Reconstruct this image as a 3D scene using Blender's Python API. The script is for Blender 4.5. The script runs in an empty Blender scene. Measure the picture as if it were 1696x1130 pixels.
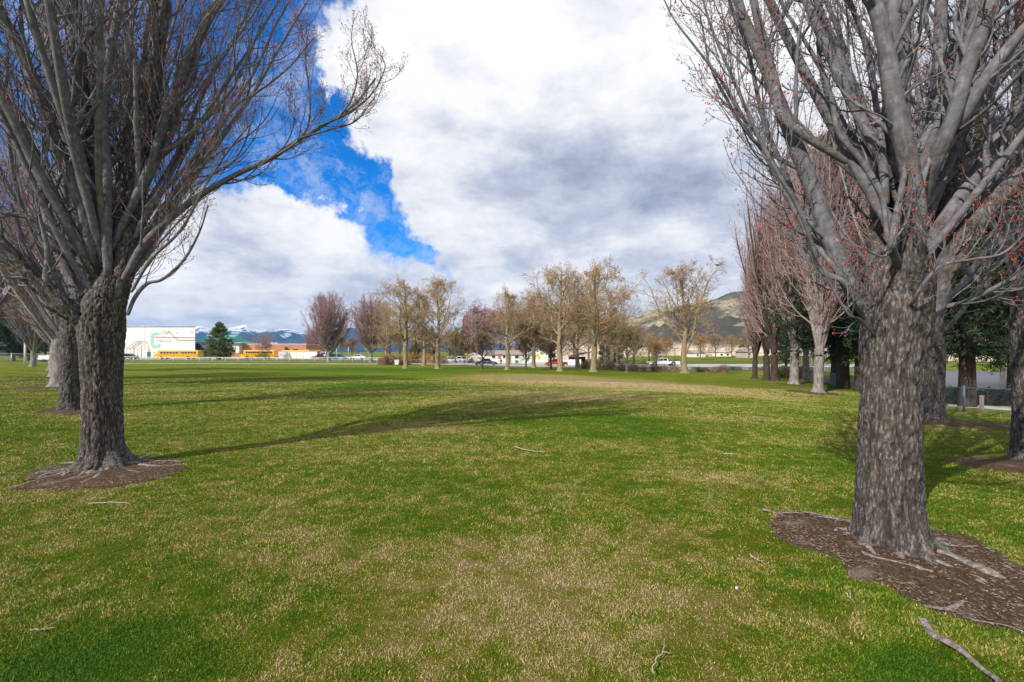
import bpy, math, random
import numpy as np
from mathutils import Vector
random.seed(7)
R = np.random.default_rng(11)
sc = bpy.context.scene
COL = sc.collection
F = 754.0; EYE = 1.6; HZ = 582.0; CX = 848.0
SUN_AZ = math.atan2(-0.73, -0.68)      # compass angle of the direction towards the sun
SUN_EL = math.radians(36)

# ------------------------------------------------------------------ noise
def _h(i, j, k, s):
    n = (i * 374761393 + j * 668265263 + k * 2147483647 + s * 1274126177) & 0xffffffff
    n = ((n ^ (n >> 13)) * 1274126177) & 0xffffffff
    return ((n ^ (n >> 16)) & 0xffff) / 65535.0
def vnoise(p, s=0):
    p = np.asarray(p, float); f = np.floor(p); t = p - f; t = t * t * (3 - 2 * t)
    i = f.astype(np.int64); out = 0
    for a in (0, 1):
        for b in (0, 1):
            for c in (0, 1):
                w = (t[..., 0] if a else 1 - t[..., 0]) * (t[..., 1] if b else 1 - t[..., 1]) * (t[..., 2] if c else 1 - t[..., 2])
                out = out + w * _h(i[..., 0] + a, i[..., 1] + b, i[..., 2] + c, s)
    return out
def fbm(p, o=4, s=0):
    p = np.asarray(p, float); a = 0.5; r = 0; n = 0
    for k in range(o):
        r = r + a * vnoise(p * (2 ** k) + 17.3 * k, s + k); n += a; a *= 0.5
    return r / n
def sstep(a, b, x):
    t = np.clip((x - a) / (b - a), 0, 1); return t * t * (3 - 2 * t)
def voro(u, v, nu, s=0):
    """F2-F1 of a cellular pattern, periodic in u with nu cells"""
    iu = np.floor(u).astype(np.int64); iv = np.floor(v).astype(np.int64)
    f1 = np.full(u.shape, 9.0); f2 = np.full(u.shape, 9.0)
    for a in (-1, 0, 1):
        for b in (-1, 0, 1):
            cu = iu + a; cv = iv + b; w = cu % nu
            x = cu + 0.1 + 0.8 * _h(w, cv, 3, s); y = cv + 0.1 + 0.8 * _h(w, cv, 7, s)
            d = np.hypot(u - x, v - y)
            m = d < f1
            f2 = np.where(m, f1, np.minimum(f2, d)); f1 = np.where(m, d, f1)
    return f2 - f1

# ------------------------------------------------------------------ mesh output
def mesh_np(name, V, faces, mats, midx=None, smooth=True, attrs=None):
    """faces: list of int arrays (n,k); midx: list of material index per array"""
    me = bpy.data.meshes.new(name)
    V = np.asarray(V, np.float32)
    me.vertices.add(len(V)); me.vertices.foreach_set('co', V.ravel())
    faces = [np.asarray(f, np.int32) for f in faces]
    keep = [k for k, f in enumerate(faces) if len(f)]
    mi = [0] * len(faces) if midx is None else midx
    faces2 = [faces[k] for k in keep]; mi = [mi[k] for k in keep]
    lv = np.concatenate([f.ravel() for f in faces2])
    tot = np.concatenate([np.full(len(f), f.shape[1], np.int32) for f in faces2])
    st = np.concatenate([[0], np.cumsum(tot)[:-1]]).astype(np.int32)
    me.loops.add(len(lv)); me.loops.foreach_set('vertex_index', lv)
    me.polygons.add(len(tot)); me.polygons.foreach_set('loop_start', st); me.polygons.foreach_set('loop_total', tot)
    me.polygons.foreach_set('material_index', np.concatenate([np.full(len(f), m, np.int32) for f, m in zip(faces2, mi)]))
    me.polygons.foreach_set('use_smooth', np.full(len(tot), smooth))
    for m in (mats if isinstance(mats, (list, tuple)) else [mats]): me.materials.append(m)
    if attrs:
        for k, a in attrs.items():
            at = me.attributes.new(k, 'FLOAT', 'POINT'); at.data.foreach_set('value', np.asarray(a, np.float32))
    me.update(calc_edges=True); me.validate()
    return me
def link(name, me, parent=None, loc=None):
    o = bpy.data.objects.new(name, me); COL.objects.link(o)
    if parent is not None: o.parent = parent
    if loc is not None: o.location = loc
    return o
def tag(o, label=None, cat=None, group=None, kind=None):
    if label: o['label'] = label
    if cat: o['category'] = cat
    if group: o['group'] = group
    if kind: o['kind'] = kind
    return o
def empty(name, loc=(0, 0, 0), rz=0.0):
    o = bpy.data.objects.new(name, None); o.empty_display_size = 0.3; COL.objects.link(o)
    o.location = loc; o.rotation_euler = (0, 0, rz); return o
def copy_tree(o, parent=None):
    c = o.copy(); COL.objects.link(c); c.parent = parent
    for ch in [x for x in bpy.data.objects if x.parent is o]: copy_tree(ch, c)
    return c

class MB:
    """collects simple solids as one mesh"""
    def __init__(s): s.V = []; s.F = {}; s.n = 0; s.M = []
    def add(s, V, Fs, m=0):
        V = np.asarray(V, float)
        for f in Fs:
            f = list(f); s.F.setdefault((len(f), m), []).append([x + s.n for x in f])
        s.V.append(V); s.n += len(V)
    def box(s, x0, x1, y0, y1, z0, z1, m=0, bev=0.0):
        if bev <= 0:
            V = [(x, y, z) for z in (z0, z1) for y in (y0, y1) for x in (x0, x1)]
            s.add(V, [(0, 2, 3, 1), (4, 5, 7, 6), (0, 1, 5, 4), (2, 6, 7, 3), (0, 4, 6, 2), (1, 3, 7, 5)], m); return
        b = bev                           # chamfered vertical and top edges
        def ring(z, i):
            return [(x0 + b + i, y0 + i, z), (x1 - b - i, y0 + i, z), (x1 - i, y0 + b + i, z), (x1 - i, y1 - b - i, z),
                    (x1 - b - i, y1 - i, z), (x0 + b + i, y1 - i, z), (x0 + i, y1 - b - i, z), (x0 + i, y0 + b + i, z)]
        V = ring(z0 + b, 0) + ring(z1 - b, 0) + ring(z1, b * .7) + ring(z0, b * .7)
        Fs = [(k, (k + 1) % 8, 8 + (k + 1) % 8, 8 + k) for k in range(8)] + [(8 + k, 8 + (k + 1) % 8, 16 + (k + 1) % 8, 16 + k) for k in range(8)]
        Fs += [(24 + k, 24 + (k + 1) % 8, (k + 1) % 8, k) for k in range(8)]
        Fs += [tuple(range(16, 24)), tuple(reversed(range(24, 32)))]
        s.add(V, Fs, m)
    def prism(s, prof, a0, a1, axis='y', m=0):
        """prof: list of 2D points; extruded along axis"""
        n = len(prof); V = []
        for a in (a0, a1):
            for p in prof:
                V.append({'y': (p[0], a, p[1]), 'x': (a, p[0], p[1]), 'z': (p[0], p[1], a)}[axis])
        Fs = [(k, (k + 1) % n, n + (k + 1) % n, n + k) for k in range(n)] + [tuple(reversed(range(n))), tuple(range(n, 2 * n))]
        s.add(V, Fs, m)
    def cyl(s, p0, p1, r0, r1=None, n=10, m=0):
        r1 = r0 if r1 is None else r1
        p0 = Vector(p0); p1 = Vector(p1); d = (p1 - p0).normalized()
        a = Vector((0, 0, 1)) if abs(d.z) < 0.9 else Vector((1, 0, 0))
        u = d.cross(a).normalized(); v = d.cross(u); V = []
        for p, r in ((p0, r0), (p1, r1)):
            for k in range(n):
                t = 2 * math.pi * k / n; q = p + u * (r * math.cos(t)) + v * (r * math.sin(t)); V.append(tuple(q))
        Fs = [(k, (k + 1) % n, n + (k + 1) % n, n + k) for k in range(n)] + [tuple(reversed(range(n))), tuple(range(n, 2 * n))]
        s.add(V, Fs, m)
    def tube(s, pts, r, n=6, m=0):
        for a, b in zip(pts[:-1], pts[1:]): s.cyl(a, b, r, r, n, m)
    def ell(s, c, rx, ry, rz, n=14, k=8, m=0):
        V = [(c[0], c[1], c[2] + rz)]; 
        for i in range(1, k):
            t = math.pi * i / k
            for j in range(n):
                p = 2 * math.pi * j / n
                V.append((c[0] + rx * math.sin(t) * math.cos(p), c[1] + ry * math.sin(t) * math.sin(p), c[2] + rz * math.cos(t)))
        V.append((c[0], c[1], c[2] - rz)); Fs = []
        for j in range(n): Fs.append((0, 1 + j, 1 + (j + 1) % n))
        for i in range(k - 2):
            for j in range(n):
                a = 1 + i * n + j; b = 1 + i * n + (j + 1) % n; Fs.append((a, a + n, b + n, b))
        L = 1 + (k - 1) * n
        for j in range(n): Fs.append((L, L - n + (j + 1) % n, L - n + j))
        s.add(V, Fs, m)
    def mesh(s, name, mats, smooth=False):
        V = np.concatenate(s.V); ks = list(s.F)
        return mesh_np(name, V, [np.array(s.F[k]) for k in ks], mats, [k[1] for k in ks], smooth)
    def build(s, name, mats, parent=None, loc=None, smooth=False):
        return link(name, s.mesh(name, mats, smooth), parent, loc)

# ------------------------------------------------------------------ materials
def nodes(m):
    m.use_nodes = True; nt = m.node_tree; nt.nodes.clear(); return nt
class NT:
    def __init__(s, nt): s.nt = nt
    def n(s, t, ins=None, **kw):
        x = s.nt.nodes.new(t)
        for k, v in kw.items(): setattr(x, k, v)
        if ins:
            for k, v in ins.items():
                i = x.inputs[k]
                if hasattr(v, 'is_output') or isinstance(v, bpy.types.NodeSocket): s.nt.links.new(v, i)
                else: i.default_value = v
        return x
    def math(s, op, a, b=0.0, c=0.0, clamp=False): return s.n('ShaderNodeMath', {0: a, 1: b, 2: c}, operation=op, use_clamp=clamp).outputs[0]
    def vm(s, op, a, b=(0, 0, 0)):
        x = s.n('ShaderNodeVectorMath', {0: a, 1: b}, operation=op); return x
    def noise(s, vec, scale, det=4, rough=0.55, dist=0.0):
        return s.n('ShaderNodeTexNoise', {'Vector': vec, 'Scale': scale, 'Detail': det, 'Roughness': rough, 'Distortion': dist}).outputs['Fac']
    def ss(s, v, a, b): return s.n('ShaderNodeMapRange', {'Value': v, 'From Min': a, 'From Max': b}, interpolation_type='SMOOTHSTEP').outputs[0]
    def ramp(s, v, stops):
        x = s.n('ShaderNodeValToRGB', {'Fac': v}); cr = x.color_ramp
        while len(cr.elements) < len(stops): cr.elements.new(0.5)
        for e, (p, c) in zip(cr.elements, stops): e.position = p; e.color = tuple(c) + (1,)
        return x.outputs[0]
    def mix(s, f, a, b, bt='MIX'):
        x = s.n('ShaderNodeMix', data_type='RGBA', blend_type=bt)
        for i, v in ((0, f), (6, a), (7, b)):
            if isinstance(v, bpy.types.NodeSocket): s.nt.links.new(v, x.inputs[i])
            else: x.inputs[i].default_value = v if i == 0 else (tuple(v) + (1,))[:4]
        return x.outputs[2]
    def scale(s, vec, sc): return s.vm('MULTIPLY', vec, sc).outputs[0]
def pbr(name, build):
    m = bpy.data.materials.new(name); t = NT(nodes(m))
    out = t.n('ShaderNodeOutputMaterial'); b = t.n('ShaderNodeBsdfPrincipled'); b.inputs['Roughness'].default_value = .85
    b.inputs['Specular IOR Level'].default_value = .3
    build(t, b); m.node_tree.links.new(b.outputs[0], out.inputs[0]); return m
def lk(t, a, b): t.nt.links.new(a, b)
def bump(t, b, h, st=.5, d=.02):
    x = t.n('ShaderNodeBump', {'Strength': st, 'Distance': d, 'Height': h}); lk(t, x.outputs[0], b.inputs['Normal'])
def flat(name, c, rough=.6, var=.12, sc=3.0, metal=0.0, spec=.4, coat=0.0):
    def f(t, b):
        p = t.n('ShaderNodeTexCoord').outputs['Object']
        n = t.noise(p, sc, 5, .6)
        lo = [x * (1 - var) for x in c]; hi = [min(1, x * (1 + var)) for x in c]
        lk(t, t.ramp(n, [(.3, lo), (.7, hi)]), b.inputs['Base Color'])
        b.inputs['Roughness'].default_value = rough; b.inputs['Metallic'].default_value = metal
        b.inputs['Specular IOR Level'].default_value = spec; b.inputs['Coat Weight'].default_value = coat
    return pbr(name, f)

def bark_near(t, b):
    p = t.n('ShaderNodeTexCoord').outputs['Object']
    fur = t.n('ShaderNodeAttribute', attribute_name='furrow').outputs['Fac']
    rad = t.n('ShaderNodeAttribute', attribute_name='rad').outputs['Fac']
    rough = t.ss(t.math('ADD', rad, t.math('MULTIPLY', t.math('SUBTRACT', t.noise(p, 2.2, 3), .5), .16)), .06, .115)
    ps = t.scale(p, (1, 1, .26))
    n1 = t.noise(ps, 60, 5, .7); n2 = t.noise(p, 9, 4, .6); n3 = t.noise(t.scale(p, (1, 1, .35)), 150, 3, .7)
    plate = t.ramp(n1, [(.36, (.035, .029, .026)), (.52, (.105, .093, .088)), (.70, (.36, .33, .315))])
    plate = t.mix(t.ss(n2, .64, .72), plate, (.22, .13, .07))          # fresh ochre flakes
    plate = t.mix(t.ss(t.noise(p, 5, 3), .6, .75), plate, (.13, .14, .09))   # a little lichen
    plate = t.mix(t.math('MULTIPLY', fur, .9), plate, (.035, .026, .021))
    sm = t.ramp(t.noise(t.scale(p, (1, 1, 1)), 14, 5, .6), [(.3, (.10, .096, .108)), (.55, (.18, .174, .192)), (.75, (.31, .30, .32))])
    rings = t.ss(t.noise(t.scale(p, (.6, .6, 6)), 9, 3, .6), .62, .72)
    sm = t.mix(t.math('MULTIPLY', rings, .6), sm, (.10, .08, .07))
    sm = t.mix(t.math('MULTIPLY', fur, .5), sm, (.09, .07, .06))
    lk(t, t.mix(rough, sm, plate), b.inputs['Base Color'])
    h = t.math('ADD', t.math('MULTIPLY', n1, rough), t.math('MULTIPLY', n3, .35))
    h = t.math('SUBTRACT', h, t.math('MULTIPLY', rings, .25))
    bump(t, b, h, .8, .012); b.inputs['Roughness'].default_value = .88; b.inputs['Specular IOR Level'].default_value = .2
M = {}
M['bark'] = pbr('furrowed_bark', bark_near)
def mk_bark(name, c1, c2, c3, sc=3.0, patch=None):
    def f(t, b):
        p = t.n('ShaderNodeTexCoord').outputs['Object']
        n = t.noise(t.scale(p, (1, 1, .25)), sc * 4, 5, .65)
        c = t.ramp(n, [(.3, c1), (.52, c2), (.75, c3)])
        if patch: c = t.mix(t.ss(t.noise(p, sc, 4, .6), .48, .56), c, patch)
        lk(t, c, b.inputs['Base Color']); bump(t, b, n, .6, .03); b.inputs['Roughness'].default_value = .9
        b.inputs['Specular IOR Level'].default_value = .15
    return pbr(name, f)
M['twig'] = flat('grey_twig', (.20, .185, .20), .8, .3, 4)
M['bud'] = flat('red_bud', (.45, .07, .025), .6, .5, 6)
M['bark_row'] = mk_bark('grey_row_bark', (.10, .085, .075), (.25, .225, .21), (.45, .42, .40), 3)
M['bark_mid'] = mk_bark('mid_brown_bark', (.08, .06, .05), (.18, .14, .11), (.30, .25, .2), 3)
M['twig_pink'] = flat('pinkish_twig', (.36, .25, .24), .8, .3, 2)
M['bud_pink'] = flat('pink_bud', (.42, .16, .15), .7, .4, 2)
M['bark_plane'] = mk_bark('mottled_cream_bark', (.14, .10, .07), (.29, .225, .14), (.50, .42, .29), 2.0, (.30, .22, .13))
M['twig_tan'] = flat('tan_twig', (.36, .27, .175), .85, .35, 2)
M['bud_tan'] = flat('ochre_seed_cluster', (.52, .31, .11), .85, .5, 1.5)
M['bark_dark'] = mk_bark('dark_brown_bark', (.03, .022, .018), (.07, .05, .04), (.13, .10, .085), 3)
M['twig_brown'] = flat('brown_twig', (.33, .235, .18), .85, .35, 1.5)
M['bud_olive'] = flat('olive_leaf', (.30, .25, .07), .85, .5, 1.2)
M['bud_rose'] = flat('rose_blossom', (.50, .31, .28), .8, .4, 1.2)
M['bud_brown'] = flat('brown_leaf', (.36, .215, .12), .85, .45, 1.2)
M['needle'] = flat('green_needle', (.12, .15, .045), .7, .6, .9)
M['needle_dark'] = flat('dark_needle', (.02, .042, .014), .75, .6, .9)
M['needle_brown'] = flat('rusty_needle', (.13, .075, .035), .8, .5, .9)

def dryness(t, p):
    """0 green .. 1 straw, from world position"""
    pz = t.scale(p, (1, 1, 0))
    n = t.math('ADD', t.math('MULTIPLY', t.noise(pz, .55, 4, .6), .6), t.math('MULTIPLY', t.noise(pz, 3.6, 7, .76), 1.45))
    n = t.math('ADD', n, t.math('MULTIPLY', t.noise(t.scale(p, (.12, .5, 0)), 1.0, 4, .6), .7))
    acc = None
    for (x, y, rx, ry, a) in DRY:
        d = t.vm('SUBTRACT', pz, (x, y, 0)).outputs[0]; d = t.scale(d, (1 / rx, 1 / ry, 0))
        l = t.vm('LENGTH', d).outputs['Value']
        g = t.math('MULTIPLY', t.ss(l, 1.0, 0.0), a); acc = g if acc is None else t.math('ADD', acc, g)
    return t.math('ADD', n, acc)          # ~1.3 mean
DRY = [(2.2, 33, 11, 9, .50), (9, 28, 12, 9, .42), (-1, 17, 6, 5, .15), (4, 50, 14, 14, .22), (.3, 3.2, 2.0, 1.8, .20), (-.6, 2.6, 1.2, .9, .10), (-1.5, 3.6, 1.2, .8, .1), (-5.5, 5.0, 2, 1, .12), (3, 17, 5, 4, .2), (-7, 22, 6, 4, -.16),
       (-13, 30, 10, 6, -.22), (2.2, 10, 3.5, 2.5, -.2), (-3.5, 4.3, 2.2, 1.2, .12), (-2.0, 9.5, 3, 3, .16), (-15, 60, 25, 18, -.2), (9, 60, 30, 12, -.1), (-25, 62, 20, 16, -.2), (-2.2, 2.3, .8, .6, -.3), (2.0, 2.1, .6, .5, -.4), (1.3, 4.2, .8, .8, .12)]
def lawn(t, b):
    p = t.n('ShaderNodeNewGeometry').outputs['Position']
    d = dryness(t, p)
    f = t.noise(t.scale(p, (1, 1, 0)), 45, 4, .75); f2 = t.noise(t.scale(p, (1, 1, 0)), 9, 4, .7)
    d = t.math('ADD', d, t.math('MULTIPLY', t.math('SUBTRACT', f, .5), .55))
    d = t.math('ADD', d, t.math('MULTIPLY', t.math('SUBTRACT', f2, .5), .35))
    f3 = t.noise(t.scale(p, (1, 1, 0)), 170, 3, .8)
    d = t.math('ADD', d, t.math('MULTIPLY', t.math('SUBTRACT', f3, .5), .8))
    c = t.ramp(t.ss(d, 1.0, 1.9), [(.0, (.07, .155, .004)), (.3, (.15, .22, .006)), (.5, (.235, .24, .018)), (.72, (.38, .31, .08)), (1, (.42, .32, .13))])
    lk(t, c, b.inputs['Base Color']); c = t.mix(t.math('MULTIPLY', t.ss(t.noise(t.scale(p, (1, 1, 0)), 110, 3, .8), .56, .42), .65), c, (.022, .026, .007)); lk(t, c, b.inputs['Base Color']); bump(t, b, t.math('ADD', f, f3), 1.0, .03)
    b.inputs['Roughness'].default_value = .95; b.inputs['Specular IOR Level'].default_value = .05
M['lawn'] = pbr('lawn_ground', lawn)
def blade(t, b):
    p = t.n('ShaderNodeNewGeometry')
    d = dryness(t, p.outputs['Position']); r = p.outputs['Random Per Island']
    d = t.math('ADD', d, t.math('MULTIPLY', t.math('SUBTRACT', r, .5), .45))
    c = t.ramp(t.ss(d, 1.0, 1.9), [(.0, (.042, .112, .004)), (.3, (.10, .165, .006)), (.48, (.185, .195, .018)), (.66, (.36, .285, .095)), (1, (.42, .31, .205))])
    v = t.math('ADD', .75, t.math('MULTIPLY', t.math('FRACT', t.math('MULTIPLY', r, 91.7)), .6))
    c = t.mix(1.0, c, t.n('ShaderNodeCombineColor', {0: v, 1: v, 2: v}).outputs[0], 'MULTIPLY')
    lk(t, c, b.inputs['Base Color'])
    b.inputs['Roughness'].default_value = .7; b.inputs['Specular IOR Level'].default_value = .2
    n = t.vm('ADD', t.scale(p.outputs['Normal'], (.7, .7, .7)), (0, 0, .55)).outputs[0]
    lk(t, t.vm('NORMALIZE', n).outputs[0], b.inputs['Normal'])
M['blade'] = pbr('grass_blade', blade)
def soil(t, b):
    p = t.n('ShaderNodeTexCoord').outputs['Object']
    n = t.noise(p, 7, 6, .7); f = t.noise(t.scale(p, (1, .5, 1)), 70, 5, .8)
    c = t.ramp(f, [(.3, (.035, .02, .012)), (.5, (.11, .066, .04)), (.7, (.30, .215, .155))])
    c = t.mix(t.ss(n, .5, .68), c, (.10, .05, .022))
    c = t.mix(t.math('MULTIPLY', t.ss(t.noise(p, 3, 4), .55, .7), .6), c, (.30, .25, .21))
    lk(t, c, b.inputs['Base Color']); bump(t, b, t.math('ADD', f, t.math('MULTIPLY', n, .5)), 1.0, .03)
    b.inputs['Roughness'].default_value = .95; b.inputs['Specular IOR Level'].default_value = .1
M['soil'] = pbr('bare_soil', soil)
M['root'] = mk_bark('pale_root_bark', (.09, .07, .06), (.24, .205, .185), (.47, .435, .42), 9)
M['concrete'] = flat('concrete', (.62, .58, .52), .9, .15, 1.2)
M['asphalt'] = flat('worn_asphalt', (.40, .38, .37), .95, .15, .6)
M['galv'] = flat('galvanised_steel', (.50, .53, .56), .45, .15, 2, .5)
M['wire'] = flat('chain_link_wire', (.33, .36, .38), .5, .1, 2, .4)
M['wire_blue'] = flat('blue_grey_rail', (.10, .16, .20), .5, .15, 2, .2)
HAZE = 0.00010; EXPO = 0.08
# ------------------------------------------------------------------ terrain
CPS = []
for px in (-1200, -500, -100, 200, 500, 848, 1200, 1500, 1800, 2300, 3000):
    for d in (1.5, 3, 5.5): CPS.append((px, d, 0.0))
CPS += [(-100, 20, 0), (0, 50, -.02), (0, 90, -.5), (-300, 60, 0), (300, 12, 0), (300, 22, -.03), (300, 45, -.25), (300, 92, -.9), (300, 150, -.62), (60, 150, -.6),
  (500, 30, -.12), (500, 92, -1.15), (640, 20, -.05), (640, 60, -.75), (640, 92, -1.4), (545, 106, -.63), (612, 106, -.55), (500, 150, -.65), (672, 70, -.92),
  (880, 12, 0), (880, 30, -.3), (880, 68, -1.15), (860, 92, -1.75), (900, 120, -1.9), (860, 160, -2.0), (983, 68, -1.3), (1134, 68, -1.74), (1150, 84, -1.95), (1150, 120, -1.6),
  (1250, 50, -1.38), (1316, 36, -1.03), (1355, 29, -.9), (1100, 30, -.45), (1100, 15, -.05), (1562, 19, -.87), (1545, 12, -.2), (1450, 12, -.08), (1640, 17.5, -.85), (1690, 7, -.02), (1900, 9, -.1),
  (1600, 30, -1.7), (1600, 60, -2.6), (1900, 30, -2.0), (1400, 60, -1.8), (1240, 200, -.5), (850, 220, -2.0), (300, 220, -.6), (0, 220, -.6), (600, 220, -.8), (1700, 200, -2.6),
  (0, 600, -1), (600, 600, -1), (1100, 600, -1), (1700, 600, -1)]
_c = np.array(CPS); _cu = (_c[:, 0] - CX) / F * 1.5; _cv = np.log(_c[:, 1]) * 1.3; _cz = _c[:, 2]
def TZ(x, y):
    x = np.asarray(x, float); y = np.asarray(y, float); ys = np.maximum(y, 1.5)
    u = np.clip(x / ys, -2.6, 2.6) * 1.5; v = np.log(ys) * 1.3
    num = np.zeros(x.shape); den = np.full(x.shape, 1e-9)
    for a, b, z in zip(_cu, _cv, _cz):
        w = np.exp(-((u - a) ** 2 + (v - b) ** 2) / (2 * .26 ** 2)) + 1e-7 / ((u - a) ** 2 + (v - b) ** 2 + .05)
        num += w * z; den += w
    z = num / den
    q = np.stack([x * .12, y * .12, x * 0], -1)
    z = z + (fbm(q, 2, 5) - .5) * .25 * sstep(12, 40, y) * (1 - sstep(62, 75, y))
    q = np.stack([x * 1.1, y * 1.1, x * 0], -1)
    return z + (vnoise(q, 9) - .5) * .03
def tz(x, y): return float(TZ(np.array([x]), np.array([y]))[0])
def X(px, d): return (px - CX) * d / F
def Z(py, d): return EYE - (py - HZ) * d / F
def G(px, d): x = X(px, d); return (x, d, tz(x, d))

def terrain():
    ys = np.concatenate([-np.geomspace(60, 2, 14), np.linspace(-1.5, 1.0, 6), np.geomspace(1.2, 12, 90), np.geomspace(12.2, 240, 230), np.geomspace(250, 6000, 30)])
    us = np.concatenate([-np.geomspace(5, 1.35, 10), np.linspace(-1.3, 1.3, 150), np.geomspace(1.35, 5, 10)])
    U, Y = np.meshgrid(us, ys); XX = U * np.maximum(Y, 12.0) * np.where(Y < 12, 1, 1)
    XX = U * np.where(Y < 12, 12 - (12 - Y) * 0.0, Y)
    near = Y < 12
    XX = np.where(near, U * (6 + np.maximum(Y, 0) * .5), U * Y)
    ZZ = TZ(XX, Y)
    V = np.stack([XX, Y, ZZ], -1).reshape(-1, 3); n, m = len(ys), len(us)
    i = np.arange((n - 1) * (m - 1)); r = i // (m - 1) * m + i % (m - 1)
    return mesh_np('lawn', V, [np.stack([r, r + 1, r + m + 1, r + m], -1)], M['lawn'])
tag(link('lawn', terrain()), kind='structure')

def pix(px, py):
    """near flat ground point under a photo position (ground at z~0)"""
    d = EYE * F / (py - HZ); return np.array([X(px, d), d])
def inpoly(P, poly):
    x, y = P[..., 0], P[..., 1]; c = np.zeros(x.shape, bool); n = len(poly)
    for i in range(n):
        a, b = poly[i], poly[(i + 1) % n]
        if a[1] == b[1]: continue
        k = ((a[1] > y) != (b[1] > y)) & (x < (b[0] - a[0]) * (y - a[1]) / (b[1] - a[1]) + a[0]); c ^= k
    return c
def ragged(poly, amp=.06, n=160, s=0):
    P = np.array(poly + [poly[0]]); d = np.r_[0, np.cumsum(np.hypot(*np.diff(P, axis=0).T))]
    t = np.linspace(0, d[-1], n, endpoint=False); Q = np.stack([np.interp(t, d, P[:, 0]), np.interp(t, d, P[:, 1])], -1)
    # smooth the outline, then roughen it
    for _ in range(6): Q = (np.roll(Q, 1, 0) + 2 * Q + np.roll(Q, -1, 0)) / 4
    c = Q.mean(0); dv = Q - c; L = np.linalg.norm(dv, axis=1, keepdims=True)
    k = (fbm(np.c_[Q * 4, Q[:, 0] * 0 + s], 3, s) - .5)[:, None]
    return Q + dv / L * k * amp * 4
SOILS = []
def soil_patch(poly, s, amp=.06):
    Q = ragged(poly, amp * 2.2, 160, s); SOILS.append(Q); c = Q.mean(0); n = len(Q); m = 16
    V = []
    for j in range(m + 1):
        f = j / m; P = c + (Q - c) * f; z = TZ(P[:, 0], P[:, 1])
        q = np.c_[P * 6, P[:, 0] * 0 + s]
        z = z + .006 + (fbm(q, 3, 3) * .03 + .012) * (1 - f ** 4) - .012 * f ** 6 * 0
        if j == m: z = z - .01
        V.append(np.c_[P, z])
    V = np.concatenate(V); Fs = []
    i = np.arange(m * n); a = i // n * n + i % n; b = i // n * n + (i % n + 1) % n
    o = link('bare_soil', mesh_np('bare_soil', V, [np.stack([a, a + n, b + n, b], -1)], M['soil']))
    return tag(o, kind='structure')
PP = lambda L: [tuple(pix(*p)) for p in L]
soil_patch(PP([(1265, 850), (1300, 846), (1400, 858), (1500, 866), (1590, 884), (1650, 905), (1700, 938), (1780, 985), (1800, 1050), (1710, 1062), (1600, 1038), (1530, 1015), (1450, 975), (1390, 935), (1320, 905), (1275, 875)]), 1, .035)
soil_patch(PP([(22, 800), (60, 782), (130, 768), (200, 762), (290, 762), (322, 776), (290, 792), (220, 804), (120, 812), (50, 812)]), 2, .05)
soil_patch(PP([(58, 684), (90, 674), (140, 668), (150, 684), (100, 689)]), 3, .1)
soil_patch(PP([(1560, 762), (1620, 754), (1700, 752), (1780, 762), (1760, 790), (1690, 784), (1620, 776)]), 4, .08)
def disc(px, d, r, s, sy=1.0):
    x = X(px, d); soil_patch([(x + r * math.cos(t), d + sy * r * math.sin(t)) for t in np.linspace(0, 2 * math.pi, 13)[:-1]], s, .12)
disc(1562, 11.6, 1.25, 5); disc(1345, 28.5, 1.6, 6); disc(1310, 35.5, 1.2, 7)
for k, (px, d) in enumerate([(97, 20.5), (93, 29), (88, 40)]): disc(px - 4, d, 1.5, 8 + k)

# ------------------------------------------------------------------ grass blades
def grass():
    n = 1500000; d = R.random(n)
    lo, hi, e = 1.7, 30.0, 0.30                      # numbers per metre of depth ~ d**(e-1)
    d = (lo ** e + d * (hi ** e - lo ** e)) ** (1 / e)
    x = (R.random(n) * 2 - 1) * (1.25 * d + .3)
    P = np.c_[x, d]; keep = np.ones(n, bool)
    for Q in SOILS[:7]:
        c = Q.mean(0)
        keep &= ~(inpoly(P, Q) & (R.random(n) > .42)); keep &= ~(inpoly(P, c + (Q - c) * .88) & (R.random(n) > .03))
    bare = fbm(np.c_[P * 3.1, P[:, 0] * 0], 4, 21); keep &= ~((bare > .60) & (R.random(n) < .6))
    P = P[keep]; d = d[keep]; n = len(P); z = TZ(P[:, 0], P[:, 1])
    tall = fbm(np.c_[P * 1.3, P[:, 0] * 0], 3, 31)
    h = (.010 + .016 * R.random(n)) * (.6 + .9 * tall) * (1 + np.clip(d - 4, 0, 20) * .03); w = (.0022 + .0014 * R.random(n)) * (1 + np.clip(d - 2.5, 0, 30) * .28)
    az = R.random(n) * 2 * math.pi; lean = .15 + 1.35 * R.random(n) ** .8; ta = R.random(n) * 2 * math.pi
    B = np.c_[P, z - .003]; s = np.c_[np.cos(ta), np.sin(ta), 0 * ta] * w[:, None]
    tip = B + np.c_[np.cos(az) * np.sin(lean), np.sin(az) * np.sin(lean), np.cos(lean)] * h[:, None]
    V = np.stack([B - s, B + s, tip], 1).reshape(-1, 3); f = np.arange(3 * n).reshape(-1, 3)
    return mesh_np('grass', V, [f], M['blade'], smooth=False)
tag(link('grass', grass()), 'short mown lawn grass, green mixed with straw coloured blades', 'grass', kind='stuff')

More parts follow.
